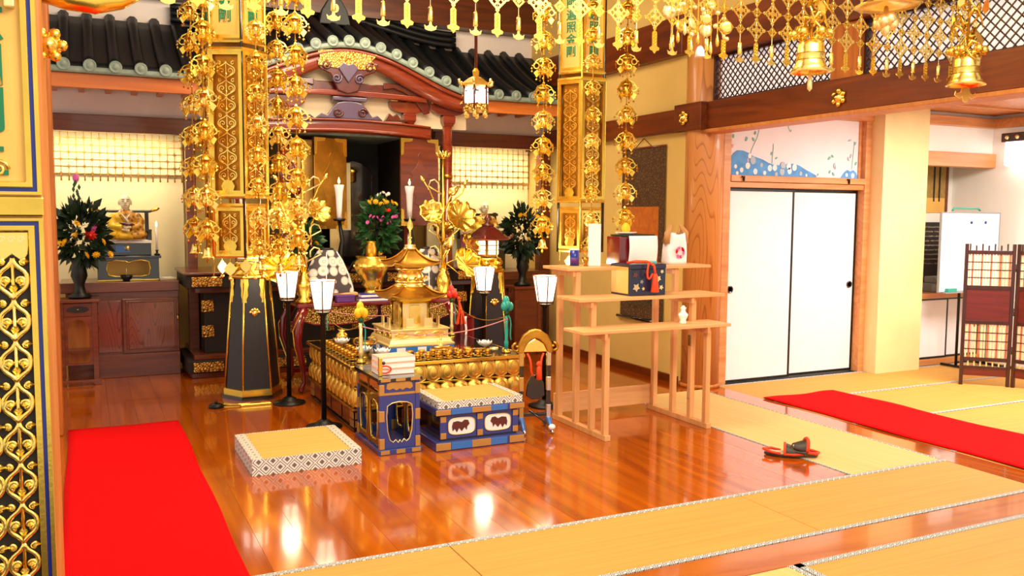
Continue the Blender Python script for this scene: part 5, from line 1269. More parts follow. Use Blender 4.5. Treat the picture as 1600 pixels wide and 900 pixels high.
# ---- hanging lantern on axis
t = thing('hanging_lantern', 'small hexagonal hanging lantern with glowing panes before the gable', 'lantern', (2.335, 5.36, 2.17))
obj('rod', MB().cyl((0, 0, 0), .011, .28, 1.9, 8), 'shrine_carve', t)
obj('lantern_cap', MB().lathe([(.105, .205), (.10, .22), (.05, .255), (.02, .27), (.025, .30), (.012, .32)], 6, ph=0, smooth=False), 'gold_old', t)
for i in range(6):
    a = PI*i/3; a2 = a+PI/6
    obj('cap_curl', MB().tube([(.09*math.cos(a), .09*math.sin(a), .21), (.115*math.cos(a), .115*math.sin(a), .22), (.12*math.cos(a), .12*math.sin(a), .245)], .010, 6), 'gold_bright', t)
    obj('corner_post', MB().cyl((.085*math.cos(a), .085*math.sin(a), 0), .007, .05, .21, 8), 'shrine_carve', t)
    obj('pane', bxs(-.033, .033, -.003, 0, .095, .165), 'lantern_paper', t, (.074*math.cos(a2), .074*math.sin(a2), 0), (0, 0, a2+PI/2))
    for q in (-.02, 0, .02): obj('top_pane', bxs(q-.007, q+.007, -.003, 0, .175, .195), 'lantern_paper', t, (.074*math.cos(a2), .074*math.sin(a2), 0), (0, 0, a2+PI/2))
    obj('skirt_panel', bxs(-.04, .04, -.004, 0, .05, .09), 'gold_chased', t, (.076*math.cos(a2), .076*math.sin(a2), 0), (0, 0, a2+PI/2))
    obj('foot', MB().lathe([(0, 0), (.016, .012), (.012, .03), (.02, .05)], 8), 'gold_bright', t, (.07*math.cos(a), .07*math.sin(a), 0))
obj('lantern_floor', MB().lathe([(.09, .042), (.09, .052)], 6, ph=0, smooth=False), 'gold_old', t)
# ---- left plaque on the front post
Q = thing('gilded_plaque', 'tall gilded plaque with blue borders, green characters and scrollwork at the left edge', 'plaque', (-.263, 3.345, 0))
hw = .143
obj('backboard', bxs(-hw, hw, -.018, .0, .10, 2.42), 'gold_leaf', Q, bevel=.003)
for z0, z1, nm in ((1.60, 2.285, 'text'), (.22, 1.525, 'fret')):
    hh = (z1-z0)/2; zc_ = (z0+z1)/2
    def rect(a, b): return [(-a, -b), (a, -b), (a, b), (-a, b)]
    obj('outer_moulding', holed(MB(), rect(hw-.014, hh-.012), hw, hh, -.034, -.018, n=16), 'gold', Q, (0, 0, zc_), bevel=.003)
    obj('blue_border', holed(MB(), rect(hw-.026, hh-.024), hw-.014, hh-.012, -.026, -.018, n=16), 'blue_enamel', Q, (0, 0, zc_))
    obj('inner_moulding', holed(MB(), rect(hw-.045, hh-.043), hw-.026, hh-.024, -.036, -.018, n=16), 'gold', Q, (0, 0, zc_), bevel=.003)
    if nm == 'fret':
        obj('dark_ground', bxs(-hw+.045, hw-.045, -.020, -.0185, -hh+.043, hh-.043), 'dark_board', Q, (0, 0, zc_))
        for c in (-.0475, .0475):
            fr = scroll_fret(.092, 1.10, 8, .0088, 0, 5)
            obj('fretwork', fr, 'gold_bright', Q, (c, -.026, z0+.07))
        for c in (-.0475, .0475):
            sp_ = [(-.05, .0), (-.046, -.03), (-.03, -.055), (0, -.03), (.03, -.055), (.046, -.03), (.05, 0), (.05, .045), (-.05, .045)]
            obj('spandrel', MB().prism(sp_, -.028, -.019), 'gold_bright', Q, (c, 0, z1-.09), bevel=.003)
            for k in range(3): obj('spandrel_leaf', MB().tube(spiral(-.028+.028*k, .02, .012, .003, 0, 1.2, 8, -.030), .003, 4), 'gold_pale', Q, (c, 0, z1-.09))
        obj('lotus_boss', MB().sph((0, 0, 0), (.03, .012, .035), 10, 6).sph((-.03, 0, -.01), (.022, .01, .025), 8, 5).sph((.03, 0, -.01), (.022, .01, .025), 8, 5), 'gold_bright', Q, (.0475, -.03, z0+.07))
    else:
        for k, ch in enumerate('六四門上'):
            obj('character', CH[ch], 'green_paint', Q, (-.026, -.021, z1-.13-.145*k), (PI/2, 0, 0), scale=(1.75, 1.75, 1.5))
        obj('gilt_cloud', MB().tube(spiral(.0, 0, .03, .006, 0, 1.5, 14), .006, 5), 'gold_bright', Q, (.02, -.022, z0+.085))
obj('middle_rail', bxs(-hw-.004, hw+.004, -.036, -.018, 1.53, 1.595), 'gold', Q, bevel=.006)
obj('top_tab', bxs(.055, .085, -.05, -.018, 2.20, 2.42), 'gold_pale', Q, bevel=.004)
# gilt bracket nose and rosettes
t = thing('gilt_bracket', 'gilded curling bracket at the top left beside the front post', 'bracket', (-.10, 3.50, 2.255))
obj('bracket_arm', MB().tube([(0, 0, .06), (.08, 0, .04), (.16, 0, .03), (.24, 0, .045), (.30, 0, .075), (.31, 0, .10)], [.05, .05, .045, .035, .025, .012], 10), 'gold', t)
obj('bracket_curl', MB().tube(spiral(.27, .085, .035, .01, -PI/2, 1.2, 12), .010, 6), 'gold_bright', t)
def rosette(label, loc, rot, s):
    t = thing('gilt_rosette', label, 'ornament', loc, 0, 'gilt nail covers'); t.rotation_euler = rot
    obj('rosette_boss', MB().lathe([(.06*s, 0), (.055*s, .012*s), (.035*s, .02*s), (.03*s, .04*s), (0, .05*s)], 6), 'gold_bright', t)
    for i in range(6): a = PI*i/3; obj('rosette_lobe', MB().sph((.05*s*math.cos(a), .05*s*math.sin(a), .012*s), (.024*s, .024*s, .018*s), 8, 5), 'gold', t)
    return t
rosette('gilt rosette nailed to the beam where it meets the round pillar', (4.79, 6.40, 2.395), (0, -PI/2, 0), .9)
rosette('gilt rosette nailed to the long beam below the lattice post', (4.868, 4.70, 2.385), (0, -PI/2, 0), .95)
rosette('gilt rosette hanging on the front post beside the plaque text', (-.09, 3.46, 2.115), (PI/2, 0, 0), .85)
struct('trim_32', bxs(4.795, 4.87, 6.18, 6.56, 2.285, 2.52), 'beam_wood', bevel=.006)
# ================================================================ LEFT ALCOVE: cabinet, statue
T = thing('altar_cabinet', 'reddish wooden altar cabinet with a grained door at the back left', 'cabinet', (.35, 9.15, 0))
obj('carcass', bxs(-.52, .445, -.235, .28, .0, .80), 'cab_wood', T, bevel=.004)
obj('cabinet_top', bxs(-.56, .45, -.27, .30, .80, .895), 'cab_wood', T, bevel=.006)
obj('plinth_board', bxs(-.27, .445, -.255, -.235, .0, .215), 'cab_wood', T, bevel=.004)
obj('left_panel', bxs(-.26, -.06, -.25, -.236, .24, .72), 'cab_grain', T, bevel=.003)
d_ = obj('cabinet_door', bxs(-.05, .44, -.262, -.236, .225, .735), 'cab_wood', T, bevel=.004)
obj('door_panel', bxs(-.005, .40, -.268, -.262, .275, .70), 'cab_grain', d_, bevel=.003)
for a in ((-.02, .0, .26, .715), (.40, .418, .26, .715), (0, .40, .26, .277), (0, .40, .698, .715)): obj('door_moulding', bxs(a[0], a[1], -.272, -.262, a[2], a[3]), 'cab_wood', d_, bevel=.003)
obj('door_pull', MB().lathe([(.012, 0), (.014, .004), (.006, .008), (0, .008)], 12, sx=.7, sy=2.2), 'gold', d_, (.43, -.262, .545), (PI/2, 0, 0))
# arched stand at the far left
T = thing('arched_stand', 'small dark wooden stand with an arched opening under the far left bouquet', 'stand', (-.07, 8.74, 0))
for sx in (-1, 1):
    for sy in (-1, 1): obj('leg', bxs(-.022, .022, -.022, .022, .03, .74), 'cab_wood', T, (sx*.135, sy*.11, 0), bevel=.003)
obj('stand_top', bxs(-.18, .18, -.15, .15, .74, .77), 'cab_wood', T, bevel=.006)
dr = obj('drawer', bxs(-.113, .113, -.125, .10, .62, .735), 'cab_wood', T, bevel=.003); obj('drawer_recess', MB().prism(disc(.09, .03, 20), -.130, -.124), 'dark_board', dr, (0, 0, .68)); obj('knob', MB().sph((0, -.135, .68), .008, 8, 5), 'gold_old', dr)
ar = [(-.085, -.20), (-.085, .10), (-.065, .155), (-.03, .185), (0, .192), (.03, .185), (.065, .155), (.085, .10), (.085, -.20)]
obj('arched_front', holed(MB(), ar, .113, .215, -.01, .01), 'cab_wood', T, (0, -.115, .40))
obj('back_panel', bxs(-.113, .113, .09, .105, .15, .62), 'pillar_wood', T); obj('shelf_board', bxs(-.113, .113, -.10, .10, .29, .31), 'cab_wood', T)
obj('foot_rail', MB().prism([(-.17, 0), (-.12, 0), (-.10, .025), (.10, .025), (.12, 0), (.17, 0), (.17, .05), (-.17, .05)], -.14, -.10), 'cab_wood', T, bevel=.003)
# black table with kidney opening
T = thing('black_altar_table', 'small black lacquer altar table with a gold-edged kidney opening under the monk statue', 'table', (.37, 9.16, .896))
kd = [(-.19, .0), (-.175, .065), (-.11, .08), (-.03, .07), (0, .055), (.03, .07), (.11, .08), (.175, .065), (.19, 0), (.175, -.06), (.11, -.075), (0, -.072), (-.11, -.075), (-.175, -.06)]
fp = obj('front_panel', holed(MB(), kd, .255, .095, -.008, .008), 'black_lacquer', T, (0, -.15, .115)); obj('opening_rim', MB().tube([(a, -.009, b) for a, b in kd], .006, 5, True), 'gold', fp)
obj('inner_back', bxs(-.24, .24, .10, .11, .03, .21), 'gold_leaf', T)
for sx in (-1, 1):
    for sy in (-1, 1): obj('leg', bxs(-.015, .015, -.015, .015, 0, .21), 'black_lacquer', T, (sx*.25, sy*.14, 0), bevel=.002)
obj('table_top', bxs(-.285, .285, -.18, .18, .21, .235), 'black_lacquer', T, bevel=.004); obj('base_rail', bxs(-.27, .27, -.17, .17, .0, .02), 'black_lacquer', T, bevel=.003); obj('gold_line', bxs(-.27, .27, -.174, -.170, .003, .013), 'gold', T)
T = thing('statue_throne', 'black stepped throne with gold-tipped back rail behind the monk statue', 'throne', (.365, 9.20, 1.132))
obj('seat_block', bxs(-.21, .21, -.13, .13, .0, .115), 'black_lacquer', T, bevel=.004); obj('seat_top', bxs(-.215, .215, -.16, .14, .115, .14), 'paper', T, bevel=.003)
for s in (-1, 1):
    obj('back_post', bxs(-.018, .018, -.018, .018, 0, .42), 'black_lacquer', T, (s*.19, .12, 0), bevel=.003); obj('arm_post', bxs(-.016, .016, -.016, .016, .11, .23), 'black_lacquer', T, (s*.205, -.06, 0), bevel=.003)
    obj('arm_rail', bxs(-.016, .016, -.10, .12, .22, .245), 'black_lacquer', T, (s*.205, 0, 0), bevel=.003)
rl = obj('back_rail', MB().tube([(-.26, .12, .43), (-.22, .12, .415), (.22, .12, .415), (.26, .12, .43)], .014, 8), 'black_lacquer', T)
for s in (-1, 1): obj('rail_tip', MB().lathe([(.016, -.03), (.018, .02), (.006, .05)], 10), 'gold', rl, (s*.265, .12, .432), (0, s*1.25, 0))
obj('lower_back', bxs(-.19, .19, .105, .12, .18, .24), 'black_lacquer', T); obj('gold_badge', MB().lathe([(.03, 0), (.025, .008), (0, .012)], 12), 'gold_pale', T, (0, -.131, .07), (PI/2, 0, 0)); obj('blue_inlay', bxs(-.10, .02, -.133, -.129, .03, .09), 'blue_plate', T)
# seated monk
def robe_mat(name, split):
    k = N(name); p = k.p; sp = k.n('ShaderNodeSeparateXYZ'); k.l(k.coord(), sp.inputs[0])
    a = k.n('ShaderNodeMath', operation='MULTIPLY_ADD'); k.l(sp.outputs[2], a.inputs[0]); a.inputs[1].default_value = .55; k.l(sp.outputs[0], a.inputs[2])
    v = k.n('ShaderNodeTexVoronoi'); v.inputs['Scale'].default_value = 28; k.l(k.coord(), v.inputs['Vector'])
    dark = k.ramp(v.outputs['Distance'], [(.25, srgb('#7a4a10')), (.5, srgb('#c08a24'))])
    f = k.n('ShaderNodeMath', operation='GREATER_THAN'); k.l(a.outputs[0], f.inputs[0]); f.inputs[1].default_value = split
    mx = k.n('ShaderNodeMix', data_type='RGBA'); k.l(f.outputs[0], mx.inputs['Factor']); mx.inputs['A'].default_value = srgb('#e2b62a'); k.l(dark, mx.inputs['B'])
    k.l(mx.outputs['Result'], p.inputs['Base Color']); p.inputs['Roughness'].default_value = .45; p.inputs['Metallic'].default_value = .15
    return k.m
M['robe'] = robe_mat('robe', .07)
def monk(label, loc, s=1.0):
    t = thing('monk_statue', label, 'statue', loc); t.scale = (s,)*3
    mb = MB()
    mb.sph((0, .01, .055), (.19, .115, .055), 24, 10)                         # crossed legs and robe skirt
    for q in (-1, 1):
        mb.tube([(q*.03, -.02, .07), (q*.12, -.06, .06), (q*.155, -.06, .05)], [.055, .06, .05], 12)   # thigh, knee
        mb.tube([(q*.155, -.07, .05), (q*.05, -.115, .04), (-q*.05, -.105, .04)], [.045, .038, .03], 12)  # shin
        mb.tube([(q*.085, .0, .235), (q*.125, -.02, .17), (q*.115, -.06, .12), (q*.03, -.11, .115)], [.045, .047, .045, .03], 12)   # arm
    mb.lathe([(.13, .04), (.125, .10), (.115, .17), (.118, .215), (.09, .255), (.045, .28), (.036, .30)], 24, sy=.72)
    b = obj('robed_body', mb, 'robe', t)
    r_ = b.modifiers.new('fuse', 'REMESH'); r_.mode = 'VOXEL'; r_.voxel_size = .009; r_.use_smooth_shade = True
    sm_ = b.modifiers.new('smooth', 'SMOOTH'); sm_.factor = .6; sm_.iterations = 3
    for q in (-1, 1):
        obj('hand', MB().sph((0, 0, 0), (.026, .02, .014), 10, 6), 'skin', t, (q*.02, -.125, .112+.012*q))
        for k in range(4): obj('finger', MB().tube([(q*.03, -.13, .112+.012*q), (-q*.005, -.146, .108+.012*q+.004*k-.006), (-q*.025, -.140, .106+.012*q+.004*k-.006)], .0052, 6), 'skin', t)
        obj('thumb', MB().tube([(q*.03, -.125, .12), (q*.015, -.135, .145), (0, -.135, .15)], .006, 6), 'skin', t)
    hd = MB()
    hd.sph((0, 0, .365), (.052, .06, .068), 18, 12); hd.sph((0, -.018, .33), (.04, .045, .038), 14, 8); hd.tube([(0, .005, .28), (0, 0, .33)], [.036, .034], 14)
    h = obj('head', hd, 'skin', t); r_ = h.modifiers.new('fuse', 'REMESH'); r_.mode = 'VOXEL'; r_.voxel_size = .006; r_.use_smooth_shade = True
    obj('nose', MB().tube([(0, -.058, .375), (0, -.068, .352), (0, -.062, .348)], [.005, .010, .007], 8), 'skin', h)
    for q in (-1, 1):
        obj('ear', MB().sph((q*.053, .008, .355), (.008, .014, .026), 8, 6), 'skin', h); obj('eye', MB().sph((q*.021, -.054, .368), (.009, .004, .0035), 8, 4), 'shrine_carve', h)
        obj('brow', MB().tube([(q*.009, -.058, .382), (q*.022, -.056, .387), (q*.034, -.048, .382)], .0028, 5), 'shrine_carve', h)
    obj('mouth', MB().tube([(-.013, -.060, .331), (0, -.063, .330), (.013, -.060, .331)], .003, 5), 'shrine_carve', h)
    obj('collar', MB().tube([(-.05, -.01, .275), (-.03, -.06, .24), (.0, -.085, .20), (.02, -.09, .17)], .009, 6).tube([(.05, -.01, .275), (.03, -.06, .24), (0, -.088, .20)], .009, 6), 'paper', t)
    obj('vajra', MB().tube([(-.06, -.125, .165), (-.02, -.13, .155), (.03, -.13, .15), (.07, -.12, .15)], [.006, .016, .016, .006], 8), 'shrine_carve', t)
    return t
monk('seated monk statue in a yellow robe on a black throne at the back left', (.36, 9.12, 1.275), 1.0)
t = thing('altar_candle', 'thin lit candle beside the left monk statue', 'candle', (.622, 9.03, 1.132)); obj('holder', MB().lathe([(.026, 0), (.028, .01), (.010, .02), (.010, .04), (.02, .05)], 12), 'black_metal', t); obj('wax', MB().cyl((0, 0, 0), .010, .05, .27, 10), 'wax', t); obj('flame', MB().lathe([(0, .27), (.009, .285), (.005, .31), (0, .325)], 8), 'flame', t)
t = thing('incense_bowl', 'black incense bowl in front of the left altar table', 'incense bowl', (.345, 8.925, .896)); obj('bowl', MB().lathe([(.03, 0), (.028, .012), (.048, .035), (.055, .06), (.045, .056), (0, .04)], 16), 'black_metal', t); obj('incense_stick', MB().cyl((0, 0, 0), .003, .05, .12, 5), 'straw', t)
t = thing('folded_paper', 'folded white papers on the right end of the altar cabinet', 'paper', (.70, 9.02, .896), .3); obj('sheet', bxs(-.08, .08, -.05, .05, 0, .018), 'straw', t, bevel=.004); obj('top_sheet', bxs(-.06, .05, -.045, .04, .018, .026), 'paper', t, (0, 0, 0), (0, 0, .2))
# right alcove: second cabinet, statue and throne
T = thing('right_altar_cabinet', 'wooden altar cabinet at the back right behind the tablets', 'cabinet', (4.33, 9.2, 0))
obj('carcass', bxs(-.45, .48, -.235, .28, 0, .80), 'cab_wood', T, bevel=.004); obj('cabinet_top', bxs(-.47, .50, -.27, .30, .80, .895), 'cab_wood', T, bevel=.006); obj('door_panel', bxs(-.35, .35, -.245, -.234, .2, .72), 'cab_grain', T, bevel=.003); obj('drawer', bxs(-.42, -.02, -.25, -.236, .55, .74), 'cab_wood', T, bevel=.004)
T = thing('right_statue_throne', 'black throne of the right monk statue', 'throne', (4.13, 9.32, .896))
obj('seat_block', bxs(-.24, .24, -.15, .15, 0, .36), 'black_lacquer', T, bevel=.004)
for s in (-1, 1): obj('back_post', bxs(-.018, .018, -.018, .018, .36, .66), 'black_lacquer', T, (s*.23, .13, 0), bevel=.003)
obj('back_rail', bxs(-.27, .27, .115, .145, .62, .65), 'black_lacquer', T, bevel=.004)
monk('monk statue at the back right, its head showing above the brown lantern', (4.15, 9.28, 1.257), .98)
t = thing('altar_candle', 'thin lit candle before the right pale wall', 'candle', (4.55, 9.05, .896)); obj('holder', MB().lathe([(.045, 0), (.05, .015), (.015, .03), (.012, .20), (.03, .22)], 12), 'black_metal', t); obj('wax', MB().cyl((0, 0, 0), .010, .22, .40, 10), 'wax', t); obj('flame', MB().lathe([(0, .40), (.009, .415), (.005, .44), (0, .455)], 8), 'flame', t)
t = thing('stand_for_bouquet', 'dark wooden stand under the right leafy bouquet', 'stand', (4.32, 8.62, 0)); obj('top', bxs(-.17, .17, -.15, .15, .73, .758), 'cab_wood', t, bevel=.005)
for sx in (-1, 1):
    for sy in (-1, 1): obj('leg', bxs(-.02, .02, -.02, .02, 0, .73), 'cab_wood', t, (sx*.14, sy*.12, 0))
obj('side_panel', bxs(-.14, .14, -.13, -.12, .1, .73), 'cab_wood', t)
# pale lattice curtains with tassels
def net_curtain(label, x0, x1, y, z0, z1):
    t = thing('lattice_curtain', label, 'curtain', (x0, y, z0), 0, 'pale gold lattice curtains'); W, Hh = x1-x0, z1-z0; sp = .068
    nv = int(W/sp); nh = int((Hh-.07)/sp)
    obj('silk_backing', bxs(0, W, .006, .009, .055, Hh), 'gold_silk', t)
    cv = MB().tube([(0, 0, .05), (0, 0, Hh)], .0035, 4).mesh('vertical_cord'); chh = MB().tube([(0, 0, 0), (W, 0, 0)], .0035, 4).mesh('cross_cord'); tm = MB().lathe([(.002, .075), (.006, .05), (.005, .045), (.008, .0), (.003, -.002)], 8).mesh('tassel')
    kn = MB().torus((0, 0, 0), .012, .003, 'y', 10, 4).mesh('knot')
    for m, mt_ in ((cv, 'gold_old'), (chh, 'gold_old'), (tm, 'gold_old'), (kn, 'gold_old')): m.materials.append(M[mt_])
    for i in range(nv+1):
        obj('vertical_cord', cv, 'gold_old', t, (sp*i, 0, 0)); obj('tassel', tm, 'gold_old', t, (sp*i, 0, -.01))
        for k in range(nh+1):
            if (i+k) % 2 == 0: obj('knot', kn, 'gold_old', t, (sp*i, -.003, .06+sp*k))
    for k in range(nh+1): obj('cross_cord', chh, 'gold_old', t, (0, 0, .06+sp*k))
    obj('top_rod', MB().tube([(-.02, 0, Hh), (W+.02, 0, Hh)], .012, 8), 'gold_old', t)
M['gold_silk'] = P('gold_silk', '#f3e2b0', .6, noise=.03, nscale=5)
net_curtain('pale gold lattice curtain with tassels behind the left monk statue', -.45, .92, 9.52, 1.85, 2.33)
net_curtain('pale gold lattice curtain with tassels behind the right monk statue', 3.68, 4.84, 9.52, 1.85, 2.33)
for n, (x0, x1) in enumerate(((-.5, .92), (3.55, 4.85))):
    ob_ = struct('wall_alcove_%d' % (n+1), bxs(x0, x1, 9.55, 9.58, .85, 2.45), 'gold_silk')
struct('trim_40', bxs(.90, .99, 9.04, 9.14, .0, 2.28), 'cab_wood', bevel=.004)
struct('trim_41', bxs(3.55, 3.66, 9.04, 9.14, .0, 2.28), 'cab_wood', bevel=.004)
struct('trim_42', bxs(4.74, 4.86, 9.0, 9.14, .0, 2.28), 'beam_wood', bevel=.004)
# area lights added out of sight behind the beams to brighten the alcove walls
area('alcove_fill_left', (.2, 9.17, 2.25), (.2, 9.5, 1.0), 1.3, 11, (1, .86, .6), .08)
area('alcove_fill_right', (4.2, 9.17, 2.25), (4.2, 9.5, 1.0), 1.1, 11, (1, .86, .6), .08)
# small floor objects beside the left stand
t = thing('floor_censer', 'long-handled black and brass censer lying on the floor before the left stand', 'censer', (1.02, 7.20, 0)); obj('bowl', MB().lathe([(.05, 0), (.06, .01), (.05, .03), (.02, .035)], 14), 'black_metal', t, (-.12, 0, 0)); obj('handle', MB().tube([(-.08, 0, .02), (.06, -.02, .015), (.22, -.03, .012)], [.012, .008, .014], 6), 'gold', t); obj('brass_plate', bxs(.06, .30, -.05, .0, 0, .018), 'gold', t, bevel=.005); obj('knob', MB().sph((-.12, 0, .045), .012, 8, 5), 'black_metal', t)
# ================================================================ WOODEN RACK
T = thing('wooden_rack', 'light wooden three-step rack standing on the floor right of the dais', 'rack', (0, 0, 0))
Ys = ((5.71, 1.143), (5.46, 1.143), (5.24, .943), (5.06, .743))
for X in (3.175, 4.035):
    obj('floor_rail', bxs(X-.022, X+.022, 5.02, 5.78, 0, .04), 'pine_z', T, bevel=.003)
    for y, h in Ys: obj('upright', bxs(-.02, .02, -.02, .02, .04, h), 'pine_z', T, (X, y, 0), bevel=.003)
    for y0, y1, h in ((5.44, 5.76, 1.10), (5.19, 5.48, .90), (5.0, 5.26, .70)): obj('bearer', bxs(X-.045, X-.022, y0, y1, h, h+.043), 'pine_z', T, bevel=.002)
for x0, x1, y0, y1, h in ((3.07, 4.34, 5.42, 5.79, 1.143), (3.03, 4.29, 5.18, 5.50, .943), (2.96, 4.20, 5.00, 5.27, .743)): obj('shelf_board', bxs(x0, x1, y0, y1, h, h+.022), 'pine', T, bevel=.003)
obj('back_board', bxs(3.15, 4.06, 5.735, 5.757, .05, .20), 'pine', T, bevel=.003)
for x in (3.35, 3.60): obj('bolt_hole', MB().lathe([(0, .002), (.008, .002), (.009, 0)], 10), 'black_metal', T, (x, 5.734, .13), (PI/2, 0, 0))
for z in (.62, .22): obj('metal_joint', bxs(-.024, -.021, -.015, .015, -.04, .04), 'chrome', T, (4.035, 5.24, z))
Z1, Z2, Z3 = 1.166, .966, .766
# box with tassel
T = thing('lacquer_box', 'navy lacquer box painted with gold flowers on the middle rack shelf', 'box', (3.64, 5.375, Z2))
obj('box_body', bxs(-.155, .155, -.125, .125, 0, .19), 'navy', T, bevel=.005); obj('box_lid', bxs(-.158, .158, -.128, .128, .19, .225), 'navy', T, bevel=.006)
obj('gilt_side', bxs(-.004, 0, -.11, .11, .015, .205), 'gold_leaf', T, (-.157, 0, 0))
rng = random.Random(4)
for x, z, r, mt_ in ((-.10, .06, .032, 'straw'), (-.11, .15, .026, 'shrine_carve'), (.09, .12, .024, 'gold_pale'), (.115, .055, .02, 'gold_pale'), (-.055, .10, .016, 'grey'), (.12, .17, .016, 'gold_pale'), (-.02, .165, .014, 'shrine_carve'), (-.04, .05, .014, 'gold_pale')):
    st = [(r*(1 if k % 2 == 0 else .55)*math.cos(2*PI*k/10), r*(1 if k % 2 == 0 else .55)*math.sin(2*PI*k/10)) for k in range(10)]
    obj('painted_flower', MB().prism(st, -.003, 0), mt_, T, (x, -.126, z), (0, rng.uniform(0, 1), 0))
tl = thing('box_tassel', 'bright orange cord and tassel hanging over the front of the navy box', 'tassel', (3.62, 5.225, Z2))
obj('cord_bow', MB().tube([(-.10, .12, .232), (-.05, .08, .245), (0, .02, .245), (.02, -.0, .235)], .010, 6).torus((-.03, .05, .242), .03, .009, 'z', 12, 5, 1.6, .7), 'orange_cord', tl)
obj('cord_loop', MB().tube(bez((.0, -.01, .235), (-.03, -.02, .14), (-.01, -.02, .08), (.025, -.02, .16), 10), .007, 6), 'orange_cord', tl); obj('tassel_skirt', MB().lathe([(.012, .16), (.02, .14), (.022, .10), (.030, .03), (.028, .026)], 14), 'orange_cord', tl, (.05, -.02, 0)); obj('tassel_cord', MB().tube([(.02, 0, .235), (.045, -.012, .215), (.05, -.02, .16)], .010, 6), 'orange_cord', tl)
# bag
T = thing('shopping_bag', 'white plastic bag with a pink print and tied brown handles on the top shelf', 'bag', (4.14, 5.62, Z1), .1)
def bagf(u, v):
    a = 2*PI*u; w_ = .105*(1-.10*v+.04*math.sin(3*a+v*4)); d_ = .06*(1-.35*v+.08*math.sin(2*a+5*v))
    return (w_*math.copysign(abs(math.cos(a))**.6, math.cos(a)), d_*math.copysign(abs(math.sin(a))**.6, math.sin(a)), .235*v+.008*math.sin(5*a)*v)
obj('bag_body', MB().grid(bagf, 28, 10), 'bag_print' if 'bag_print' in M else 'paper', T, solid=.003); obj('bag_bottom', MB().lathe([(0, .002), (.09, .002)], 16, sy=.55), 'paper', T)
for s in (-1, 1): obj('bag_handle', MB().tube([(s*.095, -.01, .16), (s*.09, -.02, .24), (s*.05, -.01, .30), (s*.045, 0, .31)], [.03, .026, .012, .006], 8).tube([(s*.03, 0, .22), (s*.06, .01, .26), (s*.055, .01, .30)], [.016, .012, .005], 8), 'bag_brown', T)
for i in range(9): a = i*.7; obj('pink_petal', MB().prism(disc(.012, .022, 10), -.002, .0), ('pink', 'carpet', 'mural_pink')[i % 3], T, (.0+.035*math.cos(a), -.064, .09+.035*math.sin(a)), (0, -a, 0))
# red box, paper, fruit
T = thing('red_gift_box', 'red box with a white sheet draped over its front on the top shelf', 'box', (3.755, 5.64, Z1))
obj('box_body', bxs(-.16, .16, -.08, .10, 0, .215), 'red_lacquer', T, bevel=.004); obj('green_edge', bxs(-.13, .15, -.085, .10, .216, .228), 'leaf_dark', T, bevel=.004)
obj('white_sheet', MB().grid(lambda u, v: (-.09+.255*u, -.088-.02*math.sin(v*2.6)-.004*math.sin(u*6), .005+.215*v), 8, 8), 'paper', T, solid=.002)
t = thing('offering_fruit', 'yellow fruit on a white saucer on top of the red box', 'fruit', (3.70, 5.64, Z1+.228)); obj('saucer', MB().lathe([(0, .004), (.05, .004), (.085, .016), (.085, .02), (.05, .01)], 18), 'white_ceramic', t); obj('fruit', MB().lathe([(0, .01), (.025, .015), (.036, .04), (.03, .065), (.018, .085), (.006, .092), (0, .09)], 16), 'yellow', t); obj('stalk', MB().cyl((0, 0, 0), .003, .088, .10, 5), 'leaf', t)
t = thing('white_carton', 'tall narrow white carton on the left of the top shelf', 'carton', (3.40, 5.60, Z1), -.5); obj('carton_body', bxs(-.045, .045, -.045, .045, 0, .31), 'paper', t, bevel=.003); obj('carton_flap', bxs(-.045, .045, -.0455, -.044, .27, .31), 'fusuma', t)
t = thing('blue_can', 'small blue and white tin at the left end of the top shelf', 'tin', (3.265, 5.66, Z1)); obj('tin_body', MB().cyl((0, 0, 0), .035, 0, .12, 18), 'blue_enamel', t); obj('tin_label', MB().cyl((0, 0, 0), .0355, .02, .06, 18), 'purple', t); obj('tin_lid', MB().cyl((0, 0, 0), .036, .115, .127, 18), 'white_ceramic', t)
t = thing('brass_cup', 'tiny brass cup between the blue tin and the white carton', 'cup', (3.325, 5.60, Z1)); obj('cup_body', MB().lathe([(.015, 0), (.010, .015), (.024, .04), (.026, .065), (.022, .06), (0, .03)], 12), 'gold_old', t)
t = thing('white_vase', 'small white ceramic sake vase on the lowest shelf', 'vase', (3.86, 5.12, Z3)); obj('vase_body', MB().lathe([(.022, 0), (.026, .008), (.020, .025), (.034, .055), (.036, .068), (.018, .085), (.016, .10), (.022, .115), (.018, .118), (0, .11)], 18), 'white_ceramic', t); obj('stopper', MB().sph((0, 0, .118), .014, 10, 6), 'white_ceramic', t)
t = thing('teal_card', 'pale teal card lying behind the orange cord on the navy box', 'card', (3.74, 5.42, Z2+.226), .1); obj('card', bxs(-.05, .06, -.05, .05, 0, .012), 'mural_green', t)
# ================================================================ HANGING SCROLL on the right wall
T = thing('hanging_scroll', 'brown patterned hanging scroll with an orange band on the right wall', 'scroll', (4.845, 7.10, .50))
obj('scroll_cloth', bxs(-.004, .0, -.36, .36, .04, 1.68), 'scroll_brown', T); obj('inner_mount', bxs(-.007, -.003, -.27, .27, .30, 1.12), 'orange_beam', T); obj('calligraphy', bxs(-.010, -.006, -.22, .25, .16, .86), 'scroll_dark', T)
obj('lower_rod', MB().tube([(-.01, -.40, .03), (-.01, .40, .03)], .018, 10), 'black_lacquer', T); obj('upper_rod', MB().tube([(-.005, -.37, 1.68), (-.005, .37, 1.68)], .010, 8), 'cab_wood', T); obj('hanging_cord', MB().tube([(0, -.14, 1.685), (0, 0, 1.77), (0, .14, 1.685)], .004, 4), 'beam_wood', T)
for k in range(5): obj('text_line', bxs(-.0115, -.0095, -.20+.095*k, -.17+.095*k, .22, .80), 'scroll_ink', T)
